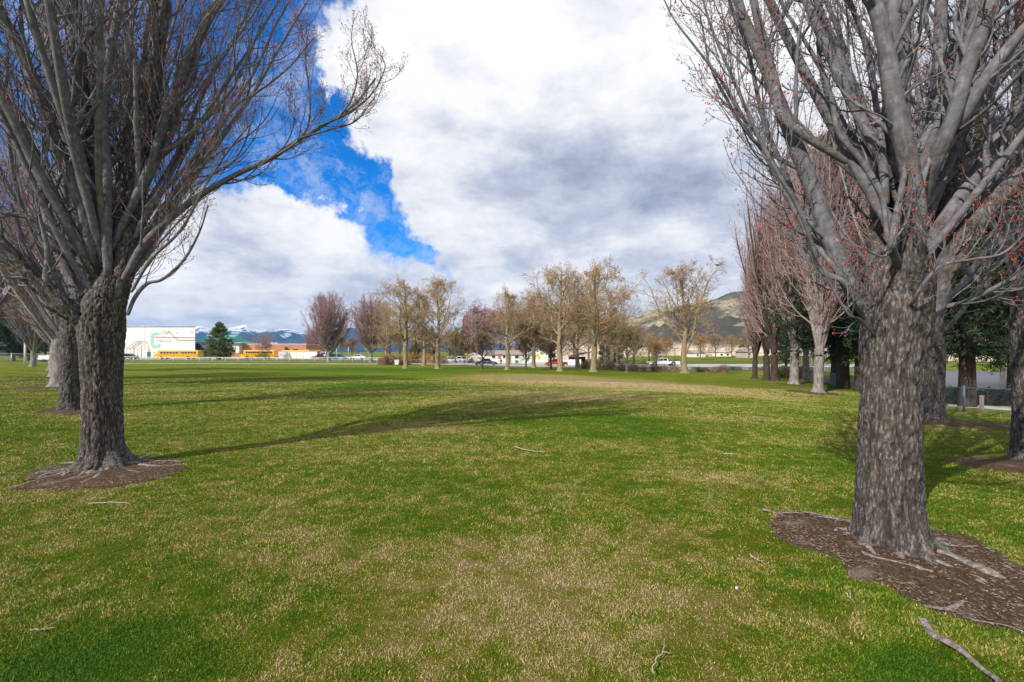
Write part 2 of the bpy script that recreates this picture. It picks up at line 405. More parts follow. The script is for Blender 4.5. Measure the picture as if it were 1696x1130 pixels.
# ------------------------------------------------------------------ branch geometry
def norm(v): return v / np.maximum(np.linalg.norm(v, axis=-1, keepdims=True), 1e-9)
def tubes(P, Rd, n=4):
    """P (N,K,3), Rd (N,K) -> V, quads"""
    N, K = Rd.shape; T = norm(np.gradient(P, axis=1)); mean = norm(P[:, -1] - P[:, 0])
    ref = np.where(np.abs(mean[:, 2:3]) > .8, np.array([[1., .13, 0]]), np.array([[0, .1, 1.]]))[:, None, :]
    u = norm(np.cross(T, np.broadcast_to(ref, T.shape))); v = np.cross(T, u)
    a = np.arange(n) * 2 * np.pi / n
    V = P[:, :, None, :] + Rd[:, :, None, None] * (u[:, :, None, :] * np.cos(a)[None, None, :, None] + v[:, :, None, :] * np.sin(a)[None, None, :, None])
    V = V.reshape(-1, 3); i = np.arange(N)[:, None, None] * K * n; k = np.arange(K - 1)[None, :, None] * n; j = np.arange(n)[None, None, :]; j2 = (j + 1) % n
    q = np.stack([i + k + j, i + k + j2, i + k + n + j2, i + k + n + j], -1).reshape(-1, 4)
    return V, q
def grow(S, D, L, K, r0, r1, trop, wig, rg):
    N = len(S); P = np.zeros((N, K, 3)); P[:, 0] = S; D = norm(D); st = (L / (K - 1))[:, None]
    for k in range(1, K):
        P[:, k] = P[:, k - 1] + D * st
        D = norm(D + np.array([0, 0, 1.]) * trop + rg.normal(size=(N, 3)) * wig)
    t = np.linspace(0, 1, K)[None]; Rd = r0[:, None] * (1 - t) + r1[:, None] * t
    return P, Rd
def sprout(P, Rd, cnt, t0, t1, ang, lf, K, trop, wig, rg, rf=.55, rmin=.002, lmin=0.0, tip=.35, lenmul=None):
    """children on each parent curve"""
    N, Kp, _ = P.shape; c = np.repeat(np.arange(N), cnt); m = len(c)
    t = t0 + (t1 - t0) * ((np.tile(np.arange(cnt), N) + rg.random(m)) / cnt)
    f = t * (Kp - 1); i = np.minimum(f.astype(int), Kp - 2); w = (f - i)[:, None]
    S = P[c, i] * (1 - w) + P[c, i + 1] * w; T = norm(P[c, i + 1] - P[c, i])
    pr = Rd[c, i] * (1 - w[:, 0]) + Rd[c, i + 1] * w[:, 0]
    r = norm(np.cross(T, rg.normal(size=(m, 3)))); a = np.radians(ang * (.7 + .6 * rg.random(m)))[:, None]
    D = T * np.cos(a) + r * np.sin(a)
    Lp = np.linalg.norm(np.diff(P, axis=1), axis=2).sum(1)[c]
    L = Lp * lf * (.55 + .9 * rg.random(m)) * (1.1 - .75 * t) + lmin
    if lenmul is not None: L = L * lenmul
    r0 = np.maximum(np.minimum(pr * .85, np.maximum(pr * rf, rmin)), rmin)
    return grow(S, D, L, K, r0, np.maximum(r0 * tip, rmin * .6), trop, wig, rg)
def clusters(P, size, rg, k=3, jit=.02):
    """small three-faced buds near points"""
    n = len(P); C = np.repeat(P, k, 0) + rg.normal(size=(n * k, 3)) * jit; m = len(C)
    s = size * (.6 + .8 * rg.random(m))[:, None]
    a = norm(rg.normal(size=(m, 3))); b = norm(np.cross(a, rg.normal(size=(m, 3)))); c = np.cross(a, b)
    V = np.stack([C + a * s, C + b * s, C - b * s * .7 - a * s * .4, C + c * s], 1).reshape(-1, 3)
    i = np.arange(m)[:, None] * 4
    f = np.concatenate([i + np.array([[0, 1, 2]]), i + np.array([[0, 1, 3]]), i + np.array([[1, 2, 3]])])
    return V, f
def flakes(C, s, rg, asp=1.0):
    m = len(C); a = norm(rg.normal(size=(m, 3))); b = norm(np.cross(a, rg.normal(size=(m, 3)))); s = (s * (.5 + rg.random(m)))[:, None]
    V = np.stack([C - a * s - b * s * asp, C + a * s - b * s * asp, C + a * s * .7 + b * s * asp, C - a * s * .5 + b * s * asp], 1).reshape(-1, 3)
    return V, np.arange(4 * m).reshape(-1, 4)
class Acc:
    def __init__(s): s.V = []; s.F = []; s.m = []; s.n = 0
    def add(s, VF, m=0):
        V, f = VF; s.V.append(V); s.F.append(f + s.n); s.m.append(m); s.n += len(V)
    def mesh(s, name, mats): return mesh_np(name, np.concatenate(s.V), s.F, mats, s.m)

def catmull(P, n):
    P = np.asarray(P, float); Q = np.vstack([2 * P[0] - P[1], P, 2 * P[-1] - P[-2]])
    seg = len(P) - 1; t = np.linspace(0, seg, n); i = np.minimum(t.astype(int), seg - 1); f = (t - i)[:, None]
    a, b, c, d = Q[i], Q[i + 1], Q[i + 2], Q[i + 3]
    return .5 * (2 * b + (c - a) * f + (2 * a - 5 * b + 4 * c - d) * f ** 2 + (3 * b - a - 3 * c + d) * f ** 3)
def bark_tube(C, Rr, step=.013, seed=0, flare=None, depth=1.0, collar=0.0):
    """fine tube with furrowed bark relief; C centres, Rr radii"""
    L = np.linalg.norm(np.diff(C, axis=0), axis=1).sum(); m = max(12, int(L / step))
    rc = np.linspace(0, 1, len(C)); t = np.linspace(0, 1, m)
    C = catmull(C, m) if len(C) < 20 else np.stack([np.interp(t, rc, C[:, k]) for k in range(3)], -1)
    rad = np.interp(t, rc, Rr); rmax = rad.max(); n = int(np.clip(2 * np.pi * rmax / step, 10, 220))
    T = norm(np.gradient(C, axis=0)); ref = np.array([0., 1., 0.]); u = norm(np.cross(T, ref)); v = np.cross(T, u)
    th = np.linspace(0, 2 * np.pi, n, endpoint=False); s = np.r_[0, np.cumsum(np.linalg.norm(np.diff(C, axis=0), axis=1))]
    TH, SS = np.meshgrid(th, s); RR = np.repeat(rad[:, None], n, 1)
    nu = max(5, int(2 * np.pi * rmax / .042)); U = TH / (2 * np.pi) * nu; Vv = SS / .17
    q = np.stack([np.cos(TH) * 2.2, np.sin(TH) * 2.2, SS * 5], -1)
    wx = (fbm(q, 3, seed + 1) - .5) * 1.9; wy = (fbm(q * 1.3, 3, seed + 2) - .5) * 1.2
    cq = np.stack([np.cos(TH) * RR / .040, np.sin(TH) * RR / .040, SS / .30], -1); wq = np.stack([wx * 0, wx * 0, wy * .8], -1)
    r1 = np.abs(fbm(cq + wq, 2, seed + 20) - .5); r2 = np.abs(fbm(cq * np.array([2.1, 2.1, 2.6]) + 7, 2, seed + 25) - .5); e1 = voro(U + wx, Vv * .6 + wy, nu, seed)
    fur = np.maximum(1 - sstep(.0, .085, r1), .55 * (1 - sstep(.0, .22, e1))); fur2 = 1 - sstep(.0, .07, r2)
    RB = RR + collar * np.exp(-SS / .45); rough = sstep(.05, .115, RB)
    big = fbm(np.stack([np.cos(TH) * 1.1, np.sin(TH) * 1.1, SS * 1.6], -1), 3, seed + 9) - .5
    dis = -(fur * .023 + fur2 * .007) * rough * depth + big * .22 * RR * (.35 + .65 * rough)
    if flare is not None: RR = RR + flare(TH, SS)
    RR = RR + dis
    V = C[:, None, :] + RR[..., None] * (u[:, None, :] * np.cos(TH)[..., None] + v[:, None, :] * np.sin(TH)[..., None])
    i = np.arange((m - 1) * n); a = i // n * n + i % n; b = i // n * n + (i % n + 1) % n
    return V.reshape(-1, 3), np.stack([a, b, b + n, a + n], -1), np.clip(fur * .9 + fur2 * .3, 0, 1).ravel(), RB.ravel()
# ------------------------------------------------------------------ the two big near trees and other detailed maples
def limb_curve(spec, d0):
    """spec: ([(px,py)..], width px start, width px end, depth offset start, end, extra metres beyond the frame)"""
    pts, w0, w1, a, b, ext = spec
    n = len(pts); P = []
    for k, (px, py) in enumerate(pts):
        d = d0 + (a + (b - a) * k / (n - 1)) * min(1, .15 + k / 1.6); P.append((X(px, d), d, Z(py, d)))
    P = np.array(P); seg = np.r_[0, np.cumsum(np.linalg.norm(np.diff(P, axis=0), axis=1))]
    r = (w0 + (w1 - w0) * seg / seg[-1]) / 2 * d0 / F / np.hypot(1, P[0, 0] / d0)
    r[0] *= .8
    if w0 > 12: P = np.vstack([P[0] + np.array([(X({3.75: 1478, 6.3: 169}.get(d0, 0), d0) - P[0, 0]) * .55, 0, -.32]), P]); r = np.r_[r[0] * .8, r]; seg = np.r_[0, seg + .3]
    if ext > 0:
        D = norm(P[-1] - P[-2]); e = max(2, int(ext / .8)); rl = r[-1]
        for k in range(e):
            D = norm(D + np.array([0, 0, .22]) + R.normal(size=3) * .06); P = np.vstack([P, P[-1] + D * ext / e]); r = np.r_[r, rl * (1 - .82 * (k + 1) / e)]
    return P, r
def crown_from(curves, rg, dens=1.0, fine=1.0, name='tree', kb=7):
    """secondary, tertiary branches, twigs and buds on a list of limb curves; returns list of (branch mesh data, twig data, bud data)"""
    out = []
    for P, r in curves:
        K = 24; L = np.linalg.norm(np.diff(P, axis=0), axis=1).sum()
        t = np.linspace(0, 1, len(P)); tt = np.linspace(0, 1, K); C = catmull(P, K)[None]; RR = np.interp(tt, t, r)[None]
        n1 = max(2, int(L * 2.7 * dens)) if r.max() > .025 else int(L * 5)
        P1, R1 = sprout(C, RR, n1, .18, .98, 36, .17, 14, .11, .085, rg, .34, .0045, .35, .25)
        P2, R2 = sprout(P1, R1, 6, .15, .95, 40, .36, 9, .15, .10, rg, .55, .0026, .12, .4)
        P2b, R2b = sprout(C, RR, int(L * 3 * dens), .15, .99, 60, .02, 8, .12, .16, rg, .2, .003, .22, .5)
        P2 = np.concatenate([P2[:, :8], P2b]); R2 = np.concatenate([R2[:, :8], R2b])
        P3, R3 = sprout(P2, R2, int(4 * fine), .2, .98, 48, .26, 5, .16, .13, rg, .6, .0017, .06, .6)
        br, tw, bu = Acc(), Acc(), Acc()
        br.add(tubes(P1, R1, 6)); br.add(tubes(P2, R2, 4)); tw.add(tubes(P3, R3, 3))
        tips = np.concatenate([P3[:, -1], P2[:, -1], P1[:, -1]]); tips = tips[rg.random(len(tips)) < .75]
        bu.add(clusters(tips, .0068, rg, 4, .007))
        mids = P3[rg.random(len(P3)) < .3, 2]
        bu.add(clusters(mids, .007, rg, 2, .005))
        out.append((br, tw, bu))
    return out
def maple(name, base, trunkC, trunkR, limbs, flare, roots, label, group, seed, dens=1.0, fine=1.0, budm='bud', twm='twig', step=.013):
    rg = np.random.default_rng(seed); e = empty(name, base); B = np.array(base)
    V, q, fu, ra = bark_tube(np.array(trunkC), np.array(trunkR), step, seed, flare)
    parts = [(V, q, fu, ra)]
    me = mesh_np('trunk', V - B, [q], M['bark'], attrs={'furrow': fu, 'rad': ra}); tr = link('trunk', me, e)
    if roots:
        for k, (C, r) in enumerate(roots):
            V, q, fu, ra = bark_tube(C, r, .012, seed + k, None, .7); g_ = TZ(V[:, 0], V[:, 1]) + .012; V[:, 2] = g_ + (V[:, 2] - g_) * .55
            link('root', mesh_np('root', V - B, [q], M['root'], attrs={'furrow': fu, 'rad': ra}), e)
    cr = crown_from(limbs, rg, dens, fine)
    for k, ((P, r), (br, tw, bu)) in enumerate(zip(limbs, cr)):
        r = r.copy(); P = np.vstack([P[0] - (P[1] - P[0]) * .04, P]); r = np.r_[r[0] * .05, r]; V, q, fu, ra = bark_tube(P, r, max(step, min(.02, r.max() * .22)), seed + 40 + k, None, 1.0, .07 if r.max() > .04 else .0)
        bV = np.concatenate(br.V); nf = len(V)
        bf = np.concatenate([f for f in br.F]) + nf
        VV = np.concatenate([V, bV]); fu = np.r_[fu, np.zeros(len(bV))]; ra = np.r_[ra, np.zeros(len(bV))]
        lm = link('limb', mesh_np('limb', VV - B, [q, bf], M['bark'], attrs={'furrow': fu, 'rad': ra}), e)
        for a, nm, mt in ((tw, 'twigs', M[twm]), (bu, 'buds', M[budm])):
            a.V[0] = a.V[0] - B
            for z in range(1, len(a.V)): a.V[z] = a.V[z] - B
            link(nm, a.mesh(nm, mt), lm)
    return tag(e, label, 'tree', group)

def fill_limbs(rg, c, z0, z1, n, H, r0, el, spread, az=None, keepout=None):
    """random rising limbs around a trunk top centre c"""
    L = []
    for k in range(n):
        a = rg.random() * 2 * math.pi if az is None else az[0] + (az[1] - az[0]) * rg.random()
        z = z0 + (z1 - z0) * rg.random(); e = math.radians(el[0] + (el[1] - el[0]) * rg.random())
        S = np.array([[c[0] + math.cos(a) * .05, c[1] + math.sin(a) * .05, z]]); D = np.array([[math.cos(a) * math.cos(e), math.sin(a) * math.cos(e), math.sin(e)]])
        r = r0 * (.55 + .7 * rg.random()); Ln = (H - z) * (.62 + .38 * rg.random()) / max(.6, math.sin(min(1.3, e + .35)))
        P, Rd = grow(S, D, np.array([Ln]), 11, np.array([r]), np.array([r * .12]), .075 * spread, .045, rg)
        L.append((P[0], Rd[0]))
    return L

# ---- left foreground maple
d0 = 6.3
def V3(px, py, d): return [X(px, d), d, Z(py, d)]
tc = [V3(170, 792, d0), V3(170, 765, d0), V3(169, 740, d0), V3(169, 690, d0), V3(169, 640, d0), V3(168, 590, d0), V3(168, 545, d0), V3(172, 510, d0), V3(180, 480, d0), V3(188, 455, d0)]
tr_ = np.array([41, 39, 36.5, 35, 35, 38, 42, 38, 30, 20]) * d0 / F / 1.34
zb = Z(772, d0)
def flareL(TH, S):
    k = np.exp(-np.clip(S - .10, 0, 9) / .11); lob = .55 + .45 * np.sin(TH * 5 + 1.0 + .8 * np.sin(TH * 2)) 
    return .42 * k * lob * .9 + .03 * np.exp(-S / .5) * np.sin(TH * 7)
LL = [
 ([(190, 520), (205, 450), (215, 390), (228, 300), (240, 220), (252, 140), (262, 60), (270, 0)], 44, 32, .05, .35, 7),
 ([(172, 510), (160, 430), (150, 350), (143, 260), (134, 160), (126, 60), (112, 0)], 46, 28, .1, -.1, 7),
 ([(165, 560), (140, 535), (105, 505), (60, 465), (10, 415), (-50, 350)], 44, 26, -.05, -.6, 5),
 ([(158, 470), (150, 400), (128, 320), (90, 230), (50, 120), (22, 60), (0, 20)], 30, 19, -.1, -.7, 6),
 ([(212, 450), (232, 415), (270, 372), (330, 325), (390, 290), (450, 262), (490, 235), (540, 205), (585, 175), (622, 130)], 17, 3.5, .0, .3, 0),
 ([(462, 255), (495, 232), (512, 200), (512, 150), (506, 95), (512, 42)], 5, 1.8, .2, .25, 0),
 ([(560, 195), (582, 165), (592, 120), (582, 72)], 4, 1.6, .3, .35, 0),
 ([(530, 208), (572, 190), (612, 160), (637, 115), (630, 88)], 4.5, 1.6, .25, .3, 0),
 ([(430, 275), (470, 243), (487, 205), (488, 165)], 3.5, 1.5, .2, .15, 0),
 ([(500, 228), (545, 215), (590, 200), (625, 155)], 4, 1.5, .3, .2, 0),
 ([(212, 520), (224, 492), (244, 470), (270, 462), (305, 430), (330, 385), (345, 340)], 9, 2.5, .1, .2, 0),
 ([(240, 300), (262, 262), (285, 215), (298, 150), (315, 90), (350, 30), (380, -20)], 15, 9, .2, .7, 3),
 ([(225, 390), (250, 340), (300, 285), (345, 235), (385, 180), (430, 150), (480, 110), (520, 62)], 10, 3, .1, .5, 0),
 ([(150, 432), (95, 390), (50, 362), (0, 350), (-60, 320)], 12, 8, -.2, -.5, 2),
 ([(180, 470), (176, 380), (177, 290), (172, 200), (180, 110), (198, 0)], 22, 13, -.15, -.25, 5),
 ([(160, 540), (120, 470), (85, 380), (60, 280), (30, 200), (-20, 120)], 24, 16, .2, .5, 5),
 ([(208, 470), (222, 400), (262, 330), (300, 250), (330, 170), (360, 110), (400, 40), (420, -10)], 11, 5, .3, .9, 2),
 ([(186, 470), (200, 380), (208, 280), (214, 180), (212, 80), (206, 0)], 24, 15, .45, 1.0, 6),
 ([(220, 480), (250, 430), (300, 380), (345, 300), (385, 240), (420, 200)], 7, 2.5, -.1, -.2, 0),
 ([(165, 500), (120, 400), (105, 300), (100, 200), (85, 100), (70, 0)], 20, 13, .6, 1.2, 6),
]
limbs = [limb_curve(s, d0) for s in LL]
rg = np.random.default_rng(5)
c0 = (X(172, d0), d0)
limbs += fill_limbs(rg, c0, 2.0, 2.9, 22, 13, .05, (50, 78), 1.0, (math.radians(20), math.radians(250)))
limbs += fill_limbs(rg, c0, 2.4, 3.4, 7, 13, .045, (56, 78), 1.0, (math.radians(250), math.radians(380)))
def rootline(pxs, w0, w1, lift=.042):
    P = []
    for p in pxs:
        q = pix(*p); P.append([q[0], q[1], tz(q[0], q[1]) + lift])
    P = np.array(P); n = len(P); d = EYE * F / (pxs[0][1] - HZ)
    r = np.linspace(w0, w1, n) / 2 * d / F
    P = catmull(P, n * 4); P[:, 2] += (vnoise(np.c_[P[:, :2] * 7, P[:, 0] * 0], 4) - .60) * .075; r = np.interp(np.linspace(0, 1, len(P)), np.linspace(0, 1, n), r)
    r = r * (.55 + .7 * vnoise(np.c_[P[:, :2] * 9, P[:, 0] * 0], 8)) * .75
    P[:, 2] -= r * .35
    return P, r
def sideroots(px, d, r0, n, s, a0=0, a1=6.28, L0=.35, L1=.9):
    rg = np.random.default_rng(s); out = []; x = X(px, d)
    for k in range(n):
        a = a0 + (a1 - a0) * (k + rg.random()) / n; L = L0 + (L1 - L0) * rg.random(); N = 14; P = np.zeros((N, 3)); P[0] = (x + math.cos(a) * r0, d + math.sin(a) * r0, 0); b = a
        for i in range(1, N): b += rg.normal() * .16; P[i] = P[i - 1] + np.array([math.cos(b), math.sin(b), 0]) * L / N
        q = np.linspace(0, 1, N); P[:, 2] = TZ(P[:, 0], P[:, 1]) + .045 - .065 * q + (vnoise(np.c_[P[:, :2] * 8, q * 0], s) - .5) * .05
        out.append((P, (.026 * (1 - q) + .006) * (.7 + .6 * rg.random())))
    return out
rootsL = [rootline(*a) for a in [([(150, 772), (120, 782), (80, 788), (40, 800)], 14, 5), ([(165, 776), (140, 788), (110, 797), (70, 806)], 15, 4), ([(170, 778), (160, 792), (130, 803)], 13, 5),
   ([(195, 768), (230, 772), (262, 776), (300, 775)], 12, 4), ([(185, 776), (215, 784), (250, 786)], 9, 3), ([(205, 764), (250, 765), (300, 768)], 8, 3), ([(110, 785), (95, 797), (60, 800)], 8, 4)]]
rootsL += sideroots(170, d0, .26, 16, 77, L0=.3, L1=.95)
maple('maple_tree', (X(170, d0), d0, tz(X(170, d0), d0)), tc, tr_, limbs, flareL, rootsL,
      'bare maple in the left foreground, one long limb reaching right, trunk ringed by soil', 'upright maples in the left row', 101, .85, 1)

# ---- right foreground maple
d1 = 3.75
tc = [V3(1478, 945, d1), V3(1478, 915, d1), V3(1475, 880, d1), V3(1473, 850, d1), V3(1472, 800, d1), V3(1473, 740, d1), V3(1474, 680, d1), V3(1476, 610, d1), V3(1480, 550, d1), V3(1486, 500, d1), V3(1492, 450, d1), V3(1498, 410, d1)]
tr_ = np.array([58, 58, 58, 58, 57, 55, 54, 55, 60, 63, 58, 40]) * d1 / F / 1.30
def flareR(TH, S):
    k = np.exp(-np.clip(S - .16, 0, 9) / .10); lob = .5 + .5 * np.sin(TH * 5 + .2 + .9 * np.sin(TH * 2 + .5))
    return .27 * k * lob + .02 * k + .016 * np.exp(-S / .6) * np.sin(TH * 8)
RL = [
 ([(1462, 600), (1456, 500), (1458, 420), (1463, 330), (1472, 240), (1482, 150), (1490, 60), (1495, 0)], 56, 36, .20, .45, 8),
 ([(1505, 560), (1510, 440), (1515, 350), (1505, 270), (1480, 160), (1468, 80), (1448, 0)], 46, 26, -.22, -.35, 6),
 ([(1512, 330), (1500, 250), (1490, 160), (1482, 80), (1478, 0)], 30, 24, -.2, -.3, 6),
 ([(1510, 560), (1535, 430), (1560, 310), (1588, 170), (1612, 60), (1622, 0)], 74, 50, .15, .6, 8),
 ([(1528, 330), (1552, 260), (1578, 195), (1600, 120), (1622, 60), (1640, 0)], 28, 26, -.2, -.5, 6),
 ([(1535, 300), (1568, 235), (1600, 185), (1635, 125), (1690, 55), (1740, 0)], 26, 18, -.15, -.6, 5),
 ([(1530, 560), (1560, 460), (1600, 390), (1640, 340), (1696, 275), (1760, 210)], 52, 40, -.05, -.3, 6),
 ([(1470, 600), (1448, 530), (1412, 475), (1386, 420), (1362, 358), (1335, 285), (1296, 185), (1264, 102), (1238, 45), (1222, 0)], 44, 20, .02, .25, 4),
 ([(1300, 200), (1284, 142), (1268, 81), (1248, 0)], 20, 14, .25, .15, 4),
 ([(1400, 470), (1370, 455), (1350, 430), (1333, 379), (1300, 318), (1280, 269), (1252, 220), (1228, 190), (1195, 134), (1154, 81), (1117, 33), (1100, 0)], 14, 2.6, .05, .3, 0),
 ([(1392, 455), (1352, 405), (1325, 354), (1300, 285), (1270, 216), (1256, 163), (1238, 81), (1208, 0)], 13, 7, .25, .6, 2.5),
 ([(1350, 420), (1325, 350), (1290, 290), (1262, 240), (1240, 190), (1205, 110), (1180, 50), (1165, 0)], 9, 4, -.1, -.2, 1.2),
 ([(1462, 330), (1442, 289), (1421, 260), (1389, 220), (1377, 163), (1364, 122), (1340, 80), (1312, 35), (1292, 0)], 14, 6, .1, .1, 2),
 ([(1462, 270), (1450, 228), (1430, 183), (1401, 122), (1377, 61), (1352, 0)], 22, 14, .3, .5, 4),
 ([(1462, 240), (1454, 195), (1446, 142), (1430, 61), (1407, 0)], 14, 11, .35, .7, 4),
 ([(1500, 470), (1480, 420), (1478, 400), (1490, 330), (1500, 280)], 20, 9, -.28, -.34, 0),
 ([(1540, 330), (1590, 270), (1640, 215), (1700, 160)], 22, 15, .3, .6, 4),
 ([(1530, 440), (1590, 340), (1650, 250), (1720, 160)], 30, 22, .5, 1.2, 6),
 ([(1540, 520), (1600, 500), (1660, 470), (1720, 430)], 13, 7, -.1, -.5, 2),
 ([(1500, 520), (1512, 500), (1530, 470), (1560, 440), (1610, 430), (1660, 420), (1700, 385)], 8, 4, -.3, -.55, 0),
 ([(1515, 300), (1545, 200), (1556, 100), (1560, 0)], 32, 24, .25, .3, 6),
 ([(1452, 560), (1425, 530), (1405, 520), (1375, 470), (1360, 440)], 7, 3, -.2, -.3, 0),
 ([(1540, 400), (1610, 300), (1680, 190), (1760, 90)], 34, 24, 0, .1, 6),
]
limbs = [limb_curve(s, d1) for s in RL]
rg = np.random.default_rng(6)
c0 = (X(1490, d1), d1)
limbs += fill_limbs(rg, c0, 1.9, 3.0, 9, 12, .045, (52, 74), 1.0, (math.radians(-60), math.radians(80)))
limbs += fill_limbs(rg, c0, 2.4, 3.2, 3, 12, .04, (60, 76), 1.0, (math.radians(90), math.radians(150)))
rootsR = [rootline(*a) for a in [([(1500, 880), (1545, 905), (1585, 928), (1632, 950), (1690, 974), (1760, 1000)], 40, 9), ([(1405, 905), (1440, 928), (1490, 942), (1545, 955)], 17, 9), ([(1478, 958), (1510, 944), (1545, 958)], 8, 4),
   ([(1545, 945), (1600, 955), (1640, 975)], 12, 4), ([(1620, 968), (1650, 990), (1696, 1012), (1740, 1030)], 11, 5), ([(1532, 1008), (1565, 1018), (1600, 1004)], 14, 9),
   ([(1528, 1035), (1550, 1060), (1590, 1085), (1630, 1115), (1660, 1150)], 15, 19), ([(1264, 847), (1290, 852), (1330, 855)], 8, 5), ([(1326, 850), (1370, 858), (1420, 872)], 6, 8), ([(1665, 940), (1700, 955), (1750, 960)], 10, 6),
   ([(1420, 870), (1390, 862), (1350, 862)], 14, 4), ([(1600, 1030), (1650, 1042), (1696, 1060)], 7, 4)]]
rootsR += sideroots(1478, d1, .27, 11, 78, L0=.2, L1=.7)
maple('maple_tree', (X(1475, d1), d1, 0.0), tc, tr_, limbs, flareR, rootsR,
      'largest bare maple, right foreground, furrowed trunk in brown soil with pale surface roots', 'upright maples in the right row', 202, .52, 1)

def near_maple(px, d, r, fork, H, nl, el, label, group, seed, lr=.05, az=None, lean=0.0, dens=.8, extra=None):
    x = X(px, d); z = tz(x, d); rg = np.random.default_rng(seed)
    C = [[x + lean * q * q, d, z + q] for q in (-.2, 0, .25, .6, 1.1, fork - .3, fork, fork + .5)]
    Rr = [r * k for k in (1.1, 1.06, 1.0, .96, .95, 1.04, 1.05, .8)]
    f = lambda TH, S: r * np.exp(-np.clip(S - .16, 0, 9) / .12) * (.35 + .3 * np.sin(TH * 5 + seed)) 
    top = C[-1]; L = []
    P, Rd = grow(np.array([[x + lean * fork * fork, d, z + fork - .3]]), np.array([[.05, .1, 1.]]), np.array([H - fork]), 14, np.array([r * .75]), np.array([r * .08]), .02, .03, rg); L.append((P[0], Rd[0]))
    L += fill_limbs(rg, (x + lean * fork * fork, d), z + fork - .35, z + fork + 1.3, nl, z + H, lr, el, 1.0, az)
    if extra: L += extra
    maple('maple_tree', (x, d, z), C, Rr, L, f, [], label, group, seed, dens, 1, step=.02)
near_maple(117, 12.3, .235, 2.0, 13, 22, (38, 70), 'bare grey maple directly behind the left foreground tree, trunk half hidden by it', 'upright maples in the left row', 303, .055)
near_maple(1548, 11.6, .21, 1.9, 12.5, 18, (42, 72), 'pale-barked maple just behind the right foreground trunk, ringed by brown soil', 'upright maples in the right row', 304, .05)
near_maple(1706, 6.7, .20, 2.1, 12, 16, (45, 74), 'bare maple cut by the right edge of the picture, dark trunk with pale patches', 'upright maples in the right row', 305, .045)

